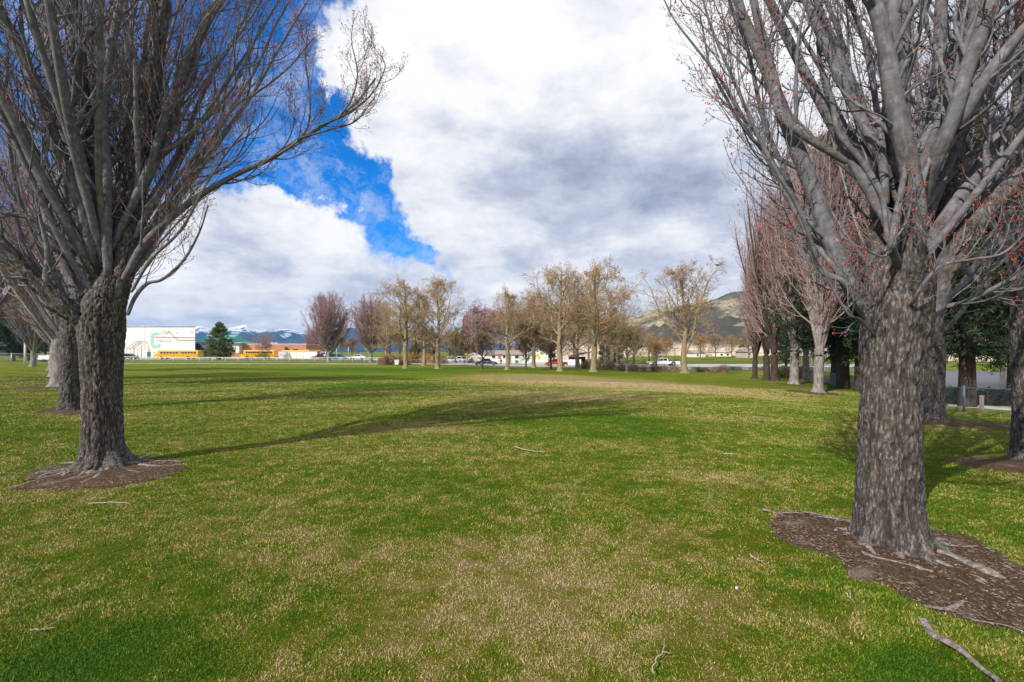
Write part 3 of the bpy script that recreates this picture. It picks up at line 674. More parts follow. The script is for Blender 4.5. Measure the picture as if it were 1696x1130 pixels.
# ------------------------------------------------------------------ middle-distance tree prototypes
def proto_tree(kind, seed):
    """returns [(part name, mesh)] : trunk, crown"""
    rg = np.random.default_rng(seed); tr, cr = Acc(), Acc()
    if kind == 'maple':        # vase shaped, many steep limbs, H = 14
        H, r, fork = 14, .33, 1.9; nl, el, lo, mats = 34, (50, 80), .2, ('bark_row', 'twig', 'bud_pink'); trop = .05; twr = .006; cs = .03
    elif kind == 'vase':       # seen from far: purple tree, H = 14
        H, r, fork = 14, .36, 1.6; nl, el, lo, mats = 52, (28, 74), .42, ('bark_row', 'twig_pink', 'bud_pink'); trop = .13; twr = .012; cs = .045
    elif kind == 'column':     # narrow, H = 17
        H, r, fork = 17, .34, 2.2; nl, el, lo, mats = 52, (70, 87), .38, ('bark_row', 'twig_pink', 'bud_pink'); trop = .09; twr = .008; cs = .04
    elif kind == 'plane':
        H, r, fork = 16, .42, 3.2; nl, el, lo, mats = 15, (18, 66), .55, ('bark_plane', 'twig_tan', 'bud_tan'); trop = .035; twr = .016; cs = .06
    elif kind == 'small':
        H, r, fork = 9, .20, 1.6; nl, el, lo, mats = 15, (22, 75), .5, ('bark_mid', 'twig_brown', 'bud_tan'); trop = .03; twr = .014; cs = .07
    # trunk with a flared foot
    K = 26; t = np.linspace(0, 1, K); top = H * (.93 if kind != 'plane' else .86)
    P = np.zeros((1, K, 3)); P[0, :, 2] = -.25 + (top + .25) * t
    wob = .012 * H if kind != 'plane' else .03 * H
    P[0, :, 0] = (vnoise(np.c_[t * 5, t * 0, t * 0 + seed], seed) - .5) * wob * np.minimum(1, t * 5); P[0, :, 1] = (vnoise(np.c_[t * 5, t * 0 + 9, t * 0 + seed], seed) - .5) * wob * np.minimum(1, t * 5)
    Rd = r * ((1 - t) ** .8 * .93 + .04)[None]
    P2 = np.repeat(P[:, :1], 5, 1); zz = np.linspace(-.25, fork, 40); idx = np.interp(zz, P[0, :, 2], np.arange(K))
    TP = np.stack([np.interp(idx, np.arange(K), P[0, :, k]) for k in range(3)], -1)
    TR = np.interp(idx, np.arange(K), Rd[0]); 
    n = 18; th = np.arange(n) * 2 * np.pi / n; ZZ, TH = np.meshgrid(zz, th, indexing='ij')
    fl = .8 * r * np.exp(-np.clip(ZZ, 0, 9) / .16) * (.6 + .4 * np.sin(TH * 5 + seed)) + (fbm(np.stack([np.cos(TH) * 2, np.sin(TH) * 2, ZZ * 1.5], -1), 3, seed) - .5) * r * .4
    RR = TR[:, None] + fl
    V = TP[:, None, :] + np.stack([np.cos(TH) * RR, np.sin(TH) * RR, TH * 0], -1)
    i = np.arange(39 * n); a = i // n * n + i % n; b = i // n * n + (i % n + 1) % n
    tr.add((V.reshape(-1, 3), np.stack([a, b, b + n, a + n], -1)))
    # leader above the fork is part of the crown
    sel = P[0, :, 2] > fork * .8
    cr.add(tubes(P[:, sel], Rd[:, sel] * 1.02, 8), 0)
    LP = P[:, sel]; LR = Rd[:, sel]
    S, D, L, r0 = [], [], [], []
    for k in range(nl):
        f = (k + rg.random()) / nl; z = fork * .9 + (H * lo) * f ** (1.1 if kind in ('plane', 'small') else 1.4); i = np.interp(z, P[0, :, 2], np.arange(K))
        c = np.array([np.interp(i, np.arange(K), P[0, :, 0]), np.interp(i, np.arange(K), P[0, :, 1]), z])
        a = k * 2.4 + rg.random() * 1.2; e = math.radians(el[0] + (el[1] - el[0]) * (rg.random() * .75 + .25 * f))
        S.append(c); D.append([math.cos(a) * math.cos(e), math.sin(a) * math.cos(e), math.sin(e)])
        if kind in ('plane', 'small'): L.append((H - z) * (.50 + .35 * rg.random()) * (1.15 if f < .5 else .95)); 
        elif kind == 'vase': L.append((H - z) * (.36 + .50 * math.sin(e)) * (.9 + .18 * rg.random()))
        elif kind == 'column': L.append((H - z) * (.5 + .5 * rg.random()))
        else: L.append((H - z) * (.72 + .3 * rg.random()))
        r0.append(np.interp(z, P[0, :, 2], Rd[0]) * (.34 + .25 * rg.random()))
    S, D, L, r0 = map(np.array, (S, D, L, r0))
    wig = {'plane': .17, 'small': .19, 'maple': .05, 'vase': .05, 'column': .045}[kind]
    P1, R1 = grow(S, D, L, 14, r0, r0 * .1, trop, wig, rg)
    cr.add(tubes(P1, R1, 6), 0)
    if kind in ('plane', 'small'):
        A = np.concatenate([P1, grow(LP[:, 0], np.array([[0, 0, 1.]]), np.array([.1]), 14, np.array([.01]), np.array([.01]), 0, 0, rg)[0]]); 
        P2, R2 = sprout(P1, R1, 9, .2, .97, 48, .38, 9, .04, .17, rg, .55, .02, .5, .2)
        P2b, R2b = sprout(LP, LR, 16, .1, .98, 55, .14, 9, .05, .17, rg, .4, .02, .6, .2)
        P2 = np.concatenate([P2, P2b]); R2 = np.concatenate([R2, R2b])
        P3, R3 = sprout(P2, R2, 6, .15, .97, 48, .42, 6, .03, .2, rg, .6, twr * .8, .25, .35)
        P4, R4 = sprout(P3, R3, 3, .15, .98, 50, .45, 4, .02, .2, rg, .6, twr * .5, .18, .5)
        cr.add(tubes(P2, R2, 5), 0); cr.add(tubes(P3, R3, 3), 1); cr.add(tubes(P4, R4, 3), 1)
        tips = np.concatenate([P4[:, -1], P4[:, 2], P3[:, -1]]); tips = tips[rg.random(len(tips)) < (.45 if kind == 'plane' else .4)]
        cr.add(clusters(tips, cs, rg, 2, .06), 2)
    else:
        P2, R2 = sprout(P1, R1, 16 if kind == 'vase' else 11, .12, .98, 34, .22, 9, .09, .06, rg, .45, twr, .35, .25)
        P2b, R2b = sprout(LP, LR, 22, .05, .97, 40, .14, 9, .09, .06, rg, .3, twr, .4, .25)
        P2 = np.concatenate([P2, P2b]); R2 = np.concatenate([R2, R2b])
        P3, R3 = sprout(P2, R2, 6, .15, .97, 36, .36, 6, .10, .08, rg, .6, twr * .75, .15, .5)
        P4, R4 = sprout(P3, R3, 2, .2, .9, 40, .4, 4, .1, .08, rg, .6, twr * .6, .1, .5)
        cr.add(tubes(P2, R2, 4), 1); cr.add(tubes(P3, R3, 3), 1); cr.add(tubes(P4, R4, 3), 1)
        tips = np.concatenate([P4[:, -1], P3[:, -1]]); tips = tips[rg.random(len(tips)) < (.4 if kind == 'column' else .6)]
        cr.add(clusters(tips, cs, rg, 2, .03), 2)
    return {'trunk': tr.mesh('trunk', [M[mats[0]]]), 'crown': cr.mesh('crown', [M[k] for k in mats])}
def recolour(pr, mats):
    o = {k: me.copy() for k, me in pr.items()}
    o['trunk'].materials[0] = M[mats[0]]
    for k, m in enumerate(mats): o['crown'].materials[k] = M[m]
    return o
def place(name, pr, loc, rz, s, label, cat='tree', group=None, sz=None):
    e = empty(name, (loc[0], loc[1], loc[2]), rz); e.scale = (s, s, s if sz is None else sz)
    for k, me in pr.items(): link(k, me, e)
    return tag(e, label, cat, group)
def conifer(seed, H, rb, mats, dense=1.0, bare=1.2, droop=-.15, top=.12, nd=.16, rep=3):
    rg = np.random.default_rng(seed); tr, cr = Acc(), Acc(); r = H * .022 + .06
    P = np.zeros((1, 12, 3)); P[0, :, 2] = np.linspace(-.2, H * .98, 12); Rd = (r * (1 - np.linspace(0, 1, 12)) + .02)[None]
    tr.add(tubes(P, Rd, 10))
    n = int(14 * H * dense); z = bare + (H - bare) * np.sort(rg.random(n)) ** 1.0; f = (z - bare) / (H - bare)
    L = rb * (np.clip(1 - f, 0, 1) ** .8 * (.65 + .5 * rg.random(n)) + top) * np.clip(.55 + f * 4, 0, 1)
    a = rg.random(n) * 2 * np.pi; S = np.c_[z * 0, z * 0, z]; D = np.c_[np.cos(a), np.sin(a), droop + f * .9 + rg.normal(size=n) * .12]
    P1, R1 = grow(S, D, L, 7, .012 + L * .012, L * 0 + .008, .03, .08, rg)
    cr.add(tubes(P1, R1, 4), 0)
    P2, R2 = sprout(P1, R1, 5, .25, .98, 50, .32, 4, .02, .1, rg, .5, .008, .15, .5)
    cr.add(tubes(P2, R2, 3), 0)
    Q = np.concatenate([P2.reshape(-1, 3), P1[:, 2:].reshape(-1, 3)]); Q = np.repeat(Q, rep, 0) + rg.normal(size=(len(Q) * rep, 3)) * .10
    cr.add(flakes(Q, nd, rg, .16), 1)
    return {'trunk': tr.mesh('trunk', [M[mats[0]]]), 'crown': cr.mesh('crown', [M[mats[0]], M[mats[1]]])}
def shrub(seed, w, d, h, mats, n=900, q=.05, stems=60):
    rg = np.random.default_rng(seed); st, fo = Acc(), Acc()
    S = np.c_[(rg.random(stems) - .5) * w * .6, (rg.random(stems) - .5) * d * .6, np.zeros(stems)]
    D = np.c_[(rg.random(stems) - .5) * 1.2, (rg.random(stems) - .5) * 1.2, np.ones(stems)]
    P, Rr = grow(S, D, h * (.6 + .45 * rg.random(stems)), 7, np.full(stems, .014), np.full(stems, .005), .05, .12, rg)
    P2, R2 = sprout(P, Rr, 6, .2, .95, 45, .35, 4, .05, .15, rg, .6, .006, .1, .6)
    st.add(tubes(P, Rr, 4)); st.add(tubes(P2, R2, 3))
    u = rg.normal(size=(n, 3)); u = norm(u) * (rg.random((n, 1)) ** .4); u[:, 2] = np.abs(u[:, 2])
    C = u * np.array([w / 2, d / 2, h]); C = C * (.8 + .4 * fbm(C * 1.7 + seed, 2, seed))[:, None]; C[:, 2] += .06
    fo.add(flakes(C, q, rg, .6))
    return {'stems': st.mesh('stems', [M[mats[0]]]), 'foliage': fo.mesh('foliage', [M[mats[1]]])}
# ------------------------------------------------------------------ rows of trees
pm = [proto_tree('maple', 31), proto_tree('maple', 32)]
pv = [proto_tree('vase', 41), proto_tree('vase', 42)]
pc = [proto_tree('column', 51), proto_tree('column', 52)]
pp = [proto_tree('plane', 61), proto_tree('plane', 62), proto_tree('plane', 63), proto_tree('plane', 64)]
ps = [proto_tree('small', 71), proto_tree('small', 72)]
pm_pink = [recolour(p, ('bark_row', 'twig_pink', 'bud_pink')) for p in pm]
ps_rose = [recolour(p, ('bark_mid', 'twig_pink', 'bud_rose')) for p in ps]
ps_olive = [recolour(p, ('bark_mid', 'twig_tan', 'bud_olive')) for p in ps]
ps_brown = [recolour(p, ('bark_mid', 'twig_brown', 'bud_brown')) for p in ps]
pc_dark = [recolour(p, ('bark_dark', 'twig_pink', 'bud_pink')) for p in pc]
GL = 'upright maples in the left row'; GR = 'upright maples in the right row'
def tr(name, pr, px, d, rz, s, label, group=None, sz=None, cat='tree'): return place(name, pr, G(px, d), rz, s, label, cat, group, sz)
tr('maple_tree', pm_pink[1], 99, 20.5, 1.9, 1.0, 'third maple of the left row, only its root foot showing left of the second trunk', GL)
tr('maple_tree', pm_pink[0], 93, 29, 3.1, 1.0, 'fourth maple of the left row, hidden behind the second trunk but for pink twigs', GL)
tr('maple_tree', pm_pink[1], 88, 40, 4.0, 1.0, 'fifth maple of the left row, far behind the two nearest left trunks', GL)
tr('maple_tree', pm[1], 55, 50, 5.0, .82, 'small-looking bare maple standing alone by the fence at the far left', GL)
tr('maple_tree', pm_pink[0], -60, 24, 5.0, 1.0, 'bare maple at the left edge, only its pinkish twigs entering the picture', GL)
tr('columnar_tree', pc[0], 1355, 28.6, .3, .88, 'pale-footed columnar tree nearest the chain-link fence, left of the big right trunk', GR, 1.03)
tr('columnar_tree', pc[1], 1315, 35.6, 1.3, .98, 'columnar tree with a spreading grey root foot, second from the big right trunk', GR, 1.15)
tr('columnar_tree', pc_dark[0], 1283, 42, 2.3, .95, 'dark-trunked columnar tree, rightmost of the three dark trunks at the field end', GR, 1.11)
tr('columnar_tree', pc_dark[1], 1270, 45, 4.3, .95, 'dark-trunked columnar tree, middle one of the three dark trunks at the field end', GR, 1.11)
tr('columnar_tree', pc_dark[0], 1250, 50, 5.3, .8, 'leaning columnar tree with a grey trunk, leftmost of the right-hand row', GR, 0.94)
tr('columnar_tree', pc[1], 1335, 47, 3.6, 1.0, 'tall pink-tipped columnar tree rising behind the row, left of the green fir', GR, 1.17)
tr('columnar_tree', pc[0], 1500, 24, 1.1, .9, 'columnar tree screened by the big right trunk', GR, 1.05)
# far purple maples
GV = 'purple vase-shaped maples beyond the fence'
tr('purple_maple', pv[0], 545, 104, .0, 1.24, 'purple twiggy vase-shaped maple standing alone right of the brick school', GV)
tr('purple_maple', pv[1], 614, 104, 1.0, 1.20, 'purple twiggy maple partly behind the leftmost plane tree', GV)
tr('purple_maple', pv[1], 519, 190, 2.0, 1.0, 'faint pink maple in the distance behind the lone purple maple', GV)
# plane trees at the far side of the field
GP = 'plane trees along the far side of the field'
for k, (px, d, v, rz, s, lab) in enumerate([
 (672, 69, 0, .4, .88, 'leftmost plane tree, pale trunk right beside the white bin'),
 (725, 68, 1, 2.0, .86, 'plane tree second from the left, mottled trunk before the pale parking lot'),
 (840, 68, 1, 4.2, .76, 'slim upright plane tree between the dark sedan and the white house'),
 (928, 67, 3, 1.2, 1.0, 'forked plane tree standing in front of the red pickup truck'),
 (983, 67, 0, 3.6, 1.05, 'broadest plane tree with a thick pale trunk, right of the red pickup'),
 (1134, 67, 1, 5.2, 1.02, 'plane tree standing alone on the right, black bird in its top')]):
    PT = tr('plane_tree', pp[v], px, d, rz, s * 1.1, lab, GP)
for k, (px, d, v, rz, s, lab) in enumerate([(702, 86, 2, 1, .95, 'paler plane tree set back between the two leftmost plane trees'), (884, 84, 1, 2, .98, 'plane tree set back behind the dark bare tree, left of the yellow disc'), (957, 82, 2, 3, 1.1, 'plane tree set back between the forked and the broadest plane trees'), (1012, 84, 3, 5, 1.05, 'plane tree set back, left of the low dark tree with yellowish twigs'), (640, 98, 3, 4, .85, 'plane tree set back behind the left end of the brown hedge')]):
    tr('plane_tree', pp[v], px, d, rz, s, lab, GP)
GS = 'small bare trees at the field edge'
tr('small_bare_tree', ps_brown[0], 799, 74, .5, .75, 'small bare tree growing right in front of the dark blue sedan', GS)
tr('small_bare_tree', ps_brown[1], 871, 73, 2.5, .95, 'dark bare tree left of the yellow disc on the white house', GS)
tr('small_bare_tree', ps_brown[0], 913, 76, 1.5, .95, 'bare tree with a short forked trunk left of the red pickup', GS)
tr('small_bare_tree', ps_olive[0], 1038, 66, 3.5, .86, 'low dark tree with yellowish twigs behind the wall, left of the white pickup', GS)
tr('small_bare_tree', ps[1], 1087, 72, 4.4, .60, 'thin forked tree in front of the white pickup', GS)
tr('small_bare_tree', ps_olive[1], 754, 112, .4, 1.0, 'olive-yellow leafy tree in front of the parked white car', GS)
tr('small_bare_tree', ps_rose[0], 440, 138, .4, .72, 'small pink flowering tree in front of the second school bus', GS)
# background belt of trees behind the street
GB = 'bare trees behind the street'
bg = [(645, 118, ps, 1.25, 'tan bushy tree behind the leftmost plane tree and the brown hedge'), (662, 128, ps_brown, 1.2, 'brown bare tree above the left end of the brown hedge'),
 (700, 135, ps_brown, 1.3, 'brown bare tree above the middle of the brown hedge'), (716, 150, ps_rose, 1.2, 'pinkish bare tree between the two left plane trees'), (745, 155, ps_brown, 1.3, 'russet tree behind the second plane tree'),
 (583, 190, ps_brown, 1.0, 'rusty low tree between the two purple maples'), (566, 230, ps_brown, 1.2, 'dark small tree on the skyline between the purple maples'),
 (440, 215, pm_pink, .9, 'pinkish tree rising behind the brick school roof'), (420, 225, pm_pink, .75, 'pinkish tree behind the left end of the brick school roof'),
 (792, 135, ps_rose, 2.1, 'magenta-tinted tree above the dark blue sedan'), (812, 140, ps_rose, 1.9, 'pink tree behind the stop sign'), (828, 150, ps_brown, 2.1, 'brown bare tree behind the white house roof, left part'),
 (862, 150, ps_brown, 2.2, 'brown bare tree behind the middle of the white house'), (884, 148, ps_rose, 2.3, 'reddish bare tree behind the white gable'), (905, 155, ps_brown, 2.5, 'tall brown tree behind the red pickup'),
 (930, 135, ps_rose, 1.7, 'rosy bare tree right of the white gable'), (951, 140, ps_brown, 2.1, 'brown tree behind the dark carport'), (975, 120, ps, 1.6, 'tan tree behind the broadest plane tree'),
 (1003, 105, ps, 1.5, 'tan tree right of the broadest plane tree'), (1022, 118, ps_olive, 1.5, 'yellowish bare tree behind the dark lamp post'), (1050, 125, ps_brown, 1.3, 'brown bare tree left of the white pickup, behind the road'),
 (1075, 135, ps, 1.1, 'tan bare tree behind the white pickup cab'), (1103, 150, ps_brown, 1.0, 'brown tree at the foot of the hill behind the white pickup bed'), (1160, 150, ps, 1.05, 'tan bare tree at the foot of the hill right of the lone plane tree'),
 (1185, 165, ps_brown, 1.1, 'brown bare tree at the foot of the hill, middle of the open gap'), (1212, 175, ps, 1.0, 'tan bare tree left of the right-hand row, before the hill'), (1240, 150, ps_brown, 1.3, 'brown bare tree behind the leaning columnar tree'),
 (1345, 85, ps_brown, 1.5, 'brown bare tree glimpsed between the columnar trunks'), (1660, 60, ps_brown, 1.4, 'leafless tree beyond the pond at the right edge')]
for k, (px, d, fam, s, lab) in enumerate(bg): tr('bare_tree', fam[k % 2], px, d, k * 1.7, s, lab, GB)
# conifers
c1 = conifer(81, 9.6, 4.0, ('bark_dark', 'needle'), 1.5, .9, nd=.2, rep=4)
tr('pine_tree', c1, 364, 128, 0, 1.04, 'broad green pine standing between the two school buses')
c2 = conifer(82, 14, 3.2, ('bark_dark', 'needle_brown'), 1.2, 1.0, nd=.26); c3 = conifer(83, 14, 3.0, ('bark_dark', 'needle'), 1.1, 1.0, nd=.26); c4 = conifer(84, 16, 4.2, ('bark_dark', 'needle_dark'), 1.6, 3.2, -.25, .25, .13, 7)
GC = 'conifers behind the houses'
for px, d, p, s, lab in [(772, 150, c2, 1.05, 'rusty brown conical cypress left of the dark blue sedan'), (688, 175, c3, .85, 'green conifer behind the hedge, between the two left plane trees'), (756, 170, c3, .85, 'green conifer beside the rusty cypress'),
   (880, 165, c3, 1.55, 'tall green conifer behind the white gabled house'), (905, 168, c3, 1.5, 'second tall green conifer, just right of the one behind the gable'), (1018, 150, c3, 1.25, 'green conifer right of the broadest plane tree'), (1003, 140, c3, .8, 'yellow-green conifer low behind the shrubs'),
   (715, 180, c3, .9, 'green conifer just left of the second plane tree crown'), (1228, 260, c3, .7, 'small dark conifer low on the hill')]:
    tr('conifer', p, px, d, px, s, lab, GC)
GD = 'dark firs behind the right-hand fence'
for px, d, s, rz, lab in [(1396, 33, 1.02, 0, 'dark fir with a thick black trunk behind the fence, left of the big maple'), (1424, 31, .78, 2, 'dark fir trunk hard against the left side of the big right maple'), (1602, 21, .8, 4, 'dark fir with a bare trunk behind the blue-grey rail, right of the big maple'),
   (1388, 40, 1.32, 1, 'tallest fir with a bright green top rising above the columnar trees'), (1500, 34, 1.0, 3, 'dark fir hidden behind the big right trunk'), (1680, 30, .9, 5, 'dark fir canopy behind the right edge tree'), (1302, 75, .55, 5, 'small dark fir low between the columnar trunks')]:
    tr('fir_tree', c4, px, d, rz, s, lab, GD)
GE = 'dark conifers at the far left'
for px, d, s, lab in [(22, 96, .85, 'dark conifer right of the small green roof, far left'), (48, 110, .8, 'dark conifer behind the lone small maple, far left'), (-8, 100, .9, 'dark conifer cut by the left edge, above the small roof'), (75, 120, .75, 'dark conifer above the white trailer, far left')]:
    tr('conifer', c4 if px != 48 else c3, px, d, px, s, lab, GE)

# hedges and shrubs
h1 = shrub(91, 5.2, 2.4, 2.0, ('twig_brown', 'bud_brown'), 2600, .09, 120)
h2 = shrub(92, 5.5, 2.4, 2.1, ('twig_tan', 'bud_tan'), 2600, .09, 120)
GH = 'clumps of the brown hedge'
for px, d, p, s, lab in [(645, 90, h1, 1.0, 'dark brown hedge clump left of the white bin'), (663, 90, h1, .9, 'dark brown hedge clump behind the white bin'), (683, 102, h2, 1.1, 'golden hedge clump right of the leftmost plane trunk'),
    (703, 102, h2, 1.1, 'golden hedge clump in the middle between two plane trunks'), (716, 102, h1, 1.0, 'brownish hedge clump left of the second plane trunk'), (731, 104, h1, 1.0, 'brown hedge clump right of the second plane trunk')]:
    tr('hedge_bush', p, px, d, px, s, lab, GH, cat='shrub')
s1 = shrub(93, 1.9, 1.6, 1.25, ('twig_brown', 'twig_brown'), 500, .03, 90)
s2 = shrub(94, 2.6, 2.0, 1.3, ('twig_tan', 'bud_olive'), 1500, .07, 60)
GW = 'low twiggy shrubs in front of the retaining wall'
for px, d, p, s, lab in [(970, 84, s2, 1.0, 'rounded green bush left of the broadest plane trunk'), (996, 78, s1, 1.35, 'first purple-brown twiggy shrub right of the broadest plane trunk'), (1010, 79, s1, 1.35, 'second purple-brown twiggy shrub, left of the dark lamp post'), (1030, 74, s1, 1.1, 'twiggy shrub at the foot of the dark lamp post'),
    (1049, 73, s1, 1.2, 'twiggy shrub just right of the low dark tree'), (1066, 73, s1, .8, 'twiggy shrub below the front bumper of the white pickup'), (1084, 73, s1, .95, 'twiggy shrub under the white pickup, beside the thin forked tree'), (1100, 73, s1, .9, 'twiggy shrub below the bed of the white pickup'), (1117, 73, s1, .9, 'twiggy shrub left of the lone plane trunk'),
    (1159, 71, s1, .75, 'small shrub just right of the lone plane trunk'), (1170, 71, s1, .75, 'small pale shrub, second right of the lone plane trunk'), (1184, 71, s1, .75, 'small shrub left of the thickest wall shrub'), (1199, 70, s1, 1.1, 'thickest dark twiggy shrub before the wall'), (1301, 55, s2, 1.1, 'orange-brown bush behind the columnar trunks'), (1330, 50, s1, 1.5, 'brown twiggy bush at the left end of the right-hand fence'),
    (780, 118, s2, .8, 'olive bush in front of the tan house')]:
    tr('shrub', p, px, d, px, s, lab, GW, cat='shrub')
gh = shrub(95, 4.2, 1.4, .8, ('twig_tan', 'needle_dark'), 2600, .06, 40)
for px, d, lab in [(1575, 25, 'low dark green hedge clump beyond the rail, nearest the big trunk'), (1640, 24, 'low dark green hedge clump beyond the rail, beside the brown post'), (1700, 23, 'low dark green hedge clump beyond the rail, at the right edge')]:
    tr('hedge_bush', gh, px, d, .1, 1.0, lab, 'green hedge beyond the right-hand fence', cat='shrub')
# ------------------------------------------------------------------ more materials
M['stucco'] = flat('cream_stucco', (.80, .74, .68), .9, .05, .4)
M['mint'] = flat('mint_paint', (.30, .58, .47), .7, .1, 1)
M['mint_pale'] = flat('pale_mint_paint', (.60, .78, .72), .7, .06, 1)
M['umber'] = flat('umber_paint', (.34, .24, .22), .7, .1, 1)
M['faded'] = flat('faded_rose_paint', (.55, .42, .40), .8, .1, 1)
M['roof_teal'] = flat('teal_metal_roof', (.12, .42, .34), .45, .1, 1)
M['trim_dark'] = flat('dark_green_trim', (.07, .14, .10), .6, .1, 1)
M['white'] = flat('white_paint', (.80, .80, .78), .6, .05, 1)
M['glass'] = flat('dark_window_glass', (.02, .025, .03), .08, .2, 1, 0, .8)
M['door_green'] = flat('green_door_paint', (.02, .16, .12), .5, .1, 1)
M['yellow'] = flat('school_bus_yellow', (.78, .42, .012), .35, .06, 1, 0, .5, .4)
M['black'] = flat('black_rubber', (.02, .02, .022), .7, .2, 3)
M['black_paint'] = flat('black_car_paint', (.012, .016, .016), .15, .1, 1, 0, .6, .8)
M['navy'] = flat('navy_car_paint', (.02, .035, .09), .2, .1, 1, 0, .6, .8)
M['blue_paint'] = flat('blue_car_paint', (.03, .10, .20), .2, .1, 1, 0, .6, .8)
M['red_paint'] = flat('red_car_paint', (.55, .015, .02), .25, .08, 1, 0, .6, .8)
M['maroon'] = flat('maroon_car_paint', (.14, .015, .02), .25, .1, 1, 0, .6, .8)
M['white_paint'] = flat('white_car_paint', (.80, .80, .82), .25, .03, 1, 0, .6, .7)
M['rim'] = flat('alloy_rim', (.45, .46, .48), .3, .1, 3, .8)
M['lamp_red'] = flat('red_tail_lamp', (.5, .02, .02), .3, .1, 3)
M['lamp_clear'] = flat('clear_headlamp', (.75, .75, .72), .15, .1, 3)
M['orange'] = flat('orange_marking', (.75, .20, .03), .5, .1, 3)
M['wood_post'] = flat('weathered_post', (.40, .33, .26), .9, .2, 3)
M['tan_wall'] = flat('tan_wall', (.55, .42, .34), .9, .08, .5)
M['roof_grey'] = flat('pinkish_shingle', (.33, .27, .25), .95, .2, 3)
M['roof_dark'] = flat('dark_shingle', (.04, .035, .04), .95, .2, 3)
M['blue_flat'] = flat('blue_plastic', (.02, .14, .42), .5, .1, 2)
M['sign_red'] = flat('sign_red', (.55, .01, .03), .4, .05, 2)
M['sign_green'] = flat('sign_green', (.01, .20, .10), .4, .05, 2)
M['sun_yellow'] = flat('sunny_yellow_paint', (.85, .75, .03), .5, .08, 2)
M['teal_plastic'] = flat('teal_plastic', (.02, .35, .32), .5, .1, 2)
M['dark_metal'] = flat('dark_metal', (.05, .06, .08), .5, .1, 2, .4)
M['skin'] = flat('skin', (.45, .28, .2), .6, .1, 5)
M['denim'] = flat('blue_denim', (.06, .16, .32), .9, .2, 9)
M['dark_cloth'] = flat('dark_cloth', (.03, .02, .035), .9, .2, 9)
M['stone_pale'] = flat('pale_stone', (.5, .49, .52), .8, .2, 12)
M['stick'] = flat('dry_stick', (.42, .36, .28), .85, .3, 12)
M['chips'] = flat('bark_chips', (.22, .15, .105), .9, .8, 9)
def brick(t, b):
    p = t.n('ShaderNodeTexCoord').outputs['Object']
    x = t.n('ShaderNodeSeparateXYZ', {0: p}); v = t.n('ShaderNodeCombineXYZ', {0: x.outputs[0], 1: x.outputs[2]}).outputs[0]
    br = t.n('ShaderNodeTexBrick', {'Vector': v, 'Color1': (.44, .15, .07, 1), 'Color2': (.52, .21, .10, 1), 'Mortar': (.50, .34, .26, 1), 'Scale': 1.0, 'Brick Width': .6, 'Row Height': .22, 'Mortar Size': .02})
    c = t.mix(t.math('MULTIPLY', t.ss(t.noise(p, .35, 4), .4, .7), .4), br.outputs['Color'], (.60, .30, .18)); lk(t, c, b.inputs['Base Color'])
M['brick'] = pbr('orange_brick', brick)
def stonewall(t, b):
    p = t.n('ShaderNodeTexCoord').outputs['Object']
    n = t.noise(t.scale(p, (1, 1, .5)), 1.3, 5, .7); c = t.ramp(n, [(.35, (.10, .10, .10)), (.55, (.26, .25, .24)), (.7, (.42, .40, .38))]); lk(t, c, b.inputs['Base Color'])
M['wallstone'] = pbr('mottled_concrete', stonewall)  # grey concrete with random dark and pale mottling
def water(t, b):
    p = t.n('ShaderNodeTexCoord').outputs['Object']; b.inputs['Base Color'].default_value = (.07, .075, .08, 1); b.inputs['Roughness'].default_value = .3; b.inputs['Specular IOR Level'].default_value = .3
    bump(t, b, t.noise(t.scale(p, (.5, 2, 1)), 2, 4), .25, .05)
M['water'] = pbr('pond_water', water)
def mountain(t, b):
    g = t.n('ShaderNodeNewGeometry'); p = g.outputs['Position']; z = t.n('ShaderNodeSeparateXYZ', {0: p}).outputs[2]
    n = t.noise(t.scale(p, (1, 1, 2.2)), .009, 7, .68); n2 = t.noise(p, .03, 5, .7)
    s = t.math('ADD', t.math('MULTIPLY', z, .0062), t.math('MULTIPLY', n, 1.5)); s = t.math('ADD', s, t.math('MULTIPLY', n2, .5))
    nx = t.n('ShaderNodeSeparateXYZ', {0: g.outputs['Normal']}).outputs[0]
    s = t.math('ADD', s, t.math('MULTIPLY', nx, .35))
    base = t.ramp(n2, [(.35, (.025, .055, .085)), (.65, (.06, .10, .13))])
    lk(t, t.mix(t.math('MULTIPLY', t.ss(s, 1.86, 2.06), .85), base, (.80, .82, .86)), b.inputs['Base Color']); b.inputs['Roughness'].default_value = 1; b.inputs['Specular IOR Level'].default_value = 0
M['mountain'] = pbr('forested_snowy_mountain', mountain)
def hillm(t, b):
    g = t.n('ShaderNodeNewGeometry'); p = g.outputs['Position']; z = t.n('ShaderNodeSeparateXYZ', {0: p}).outputs[2]
    n = t.noise(p, .011, 6, .62); n2 = t.noise(p, .09, 6, .75); n3 = t.noise(p, .5, 4, .7)
    c = t.ramp(n2, [(.3, (.16, .13, .09)), (.5, (.36, .31, .20)), (.68, (.46, .41, .32))])
    m = t.math('ADD', n, t.math('MULTIPLY', n2, .4)); c = t.mix(t.ss(m, .64, .74), c, (.075, .07, .06))
    c = t.mix(t.math('MULTIPLY', t.ss(n3, .52, .62), t.ss(n2, .45, .6)), c, (.06, .065, .05))
    c = t.mix(t.ss(t.math('ADD', z, t.math('MULTIPLY', n, 30)), 88, 112), c, (.07, .085, .06))
    c = t.mix(t.ss(z, 9, 3), c, t.ramp(n3, [(.35, (.42, .28, .16)), (.65, (.72, .63, .52))]))
    lk(t, c, b.inputs['Base Color']); b.inputs['Roughness'].default_value = 1; b.inputs['Specular IOR Level'].default_value = 0
M['hill'] = pbr('dry_grass_hill', hillm)

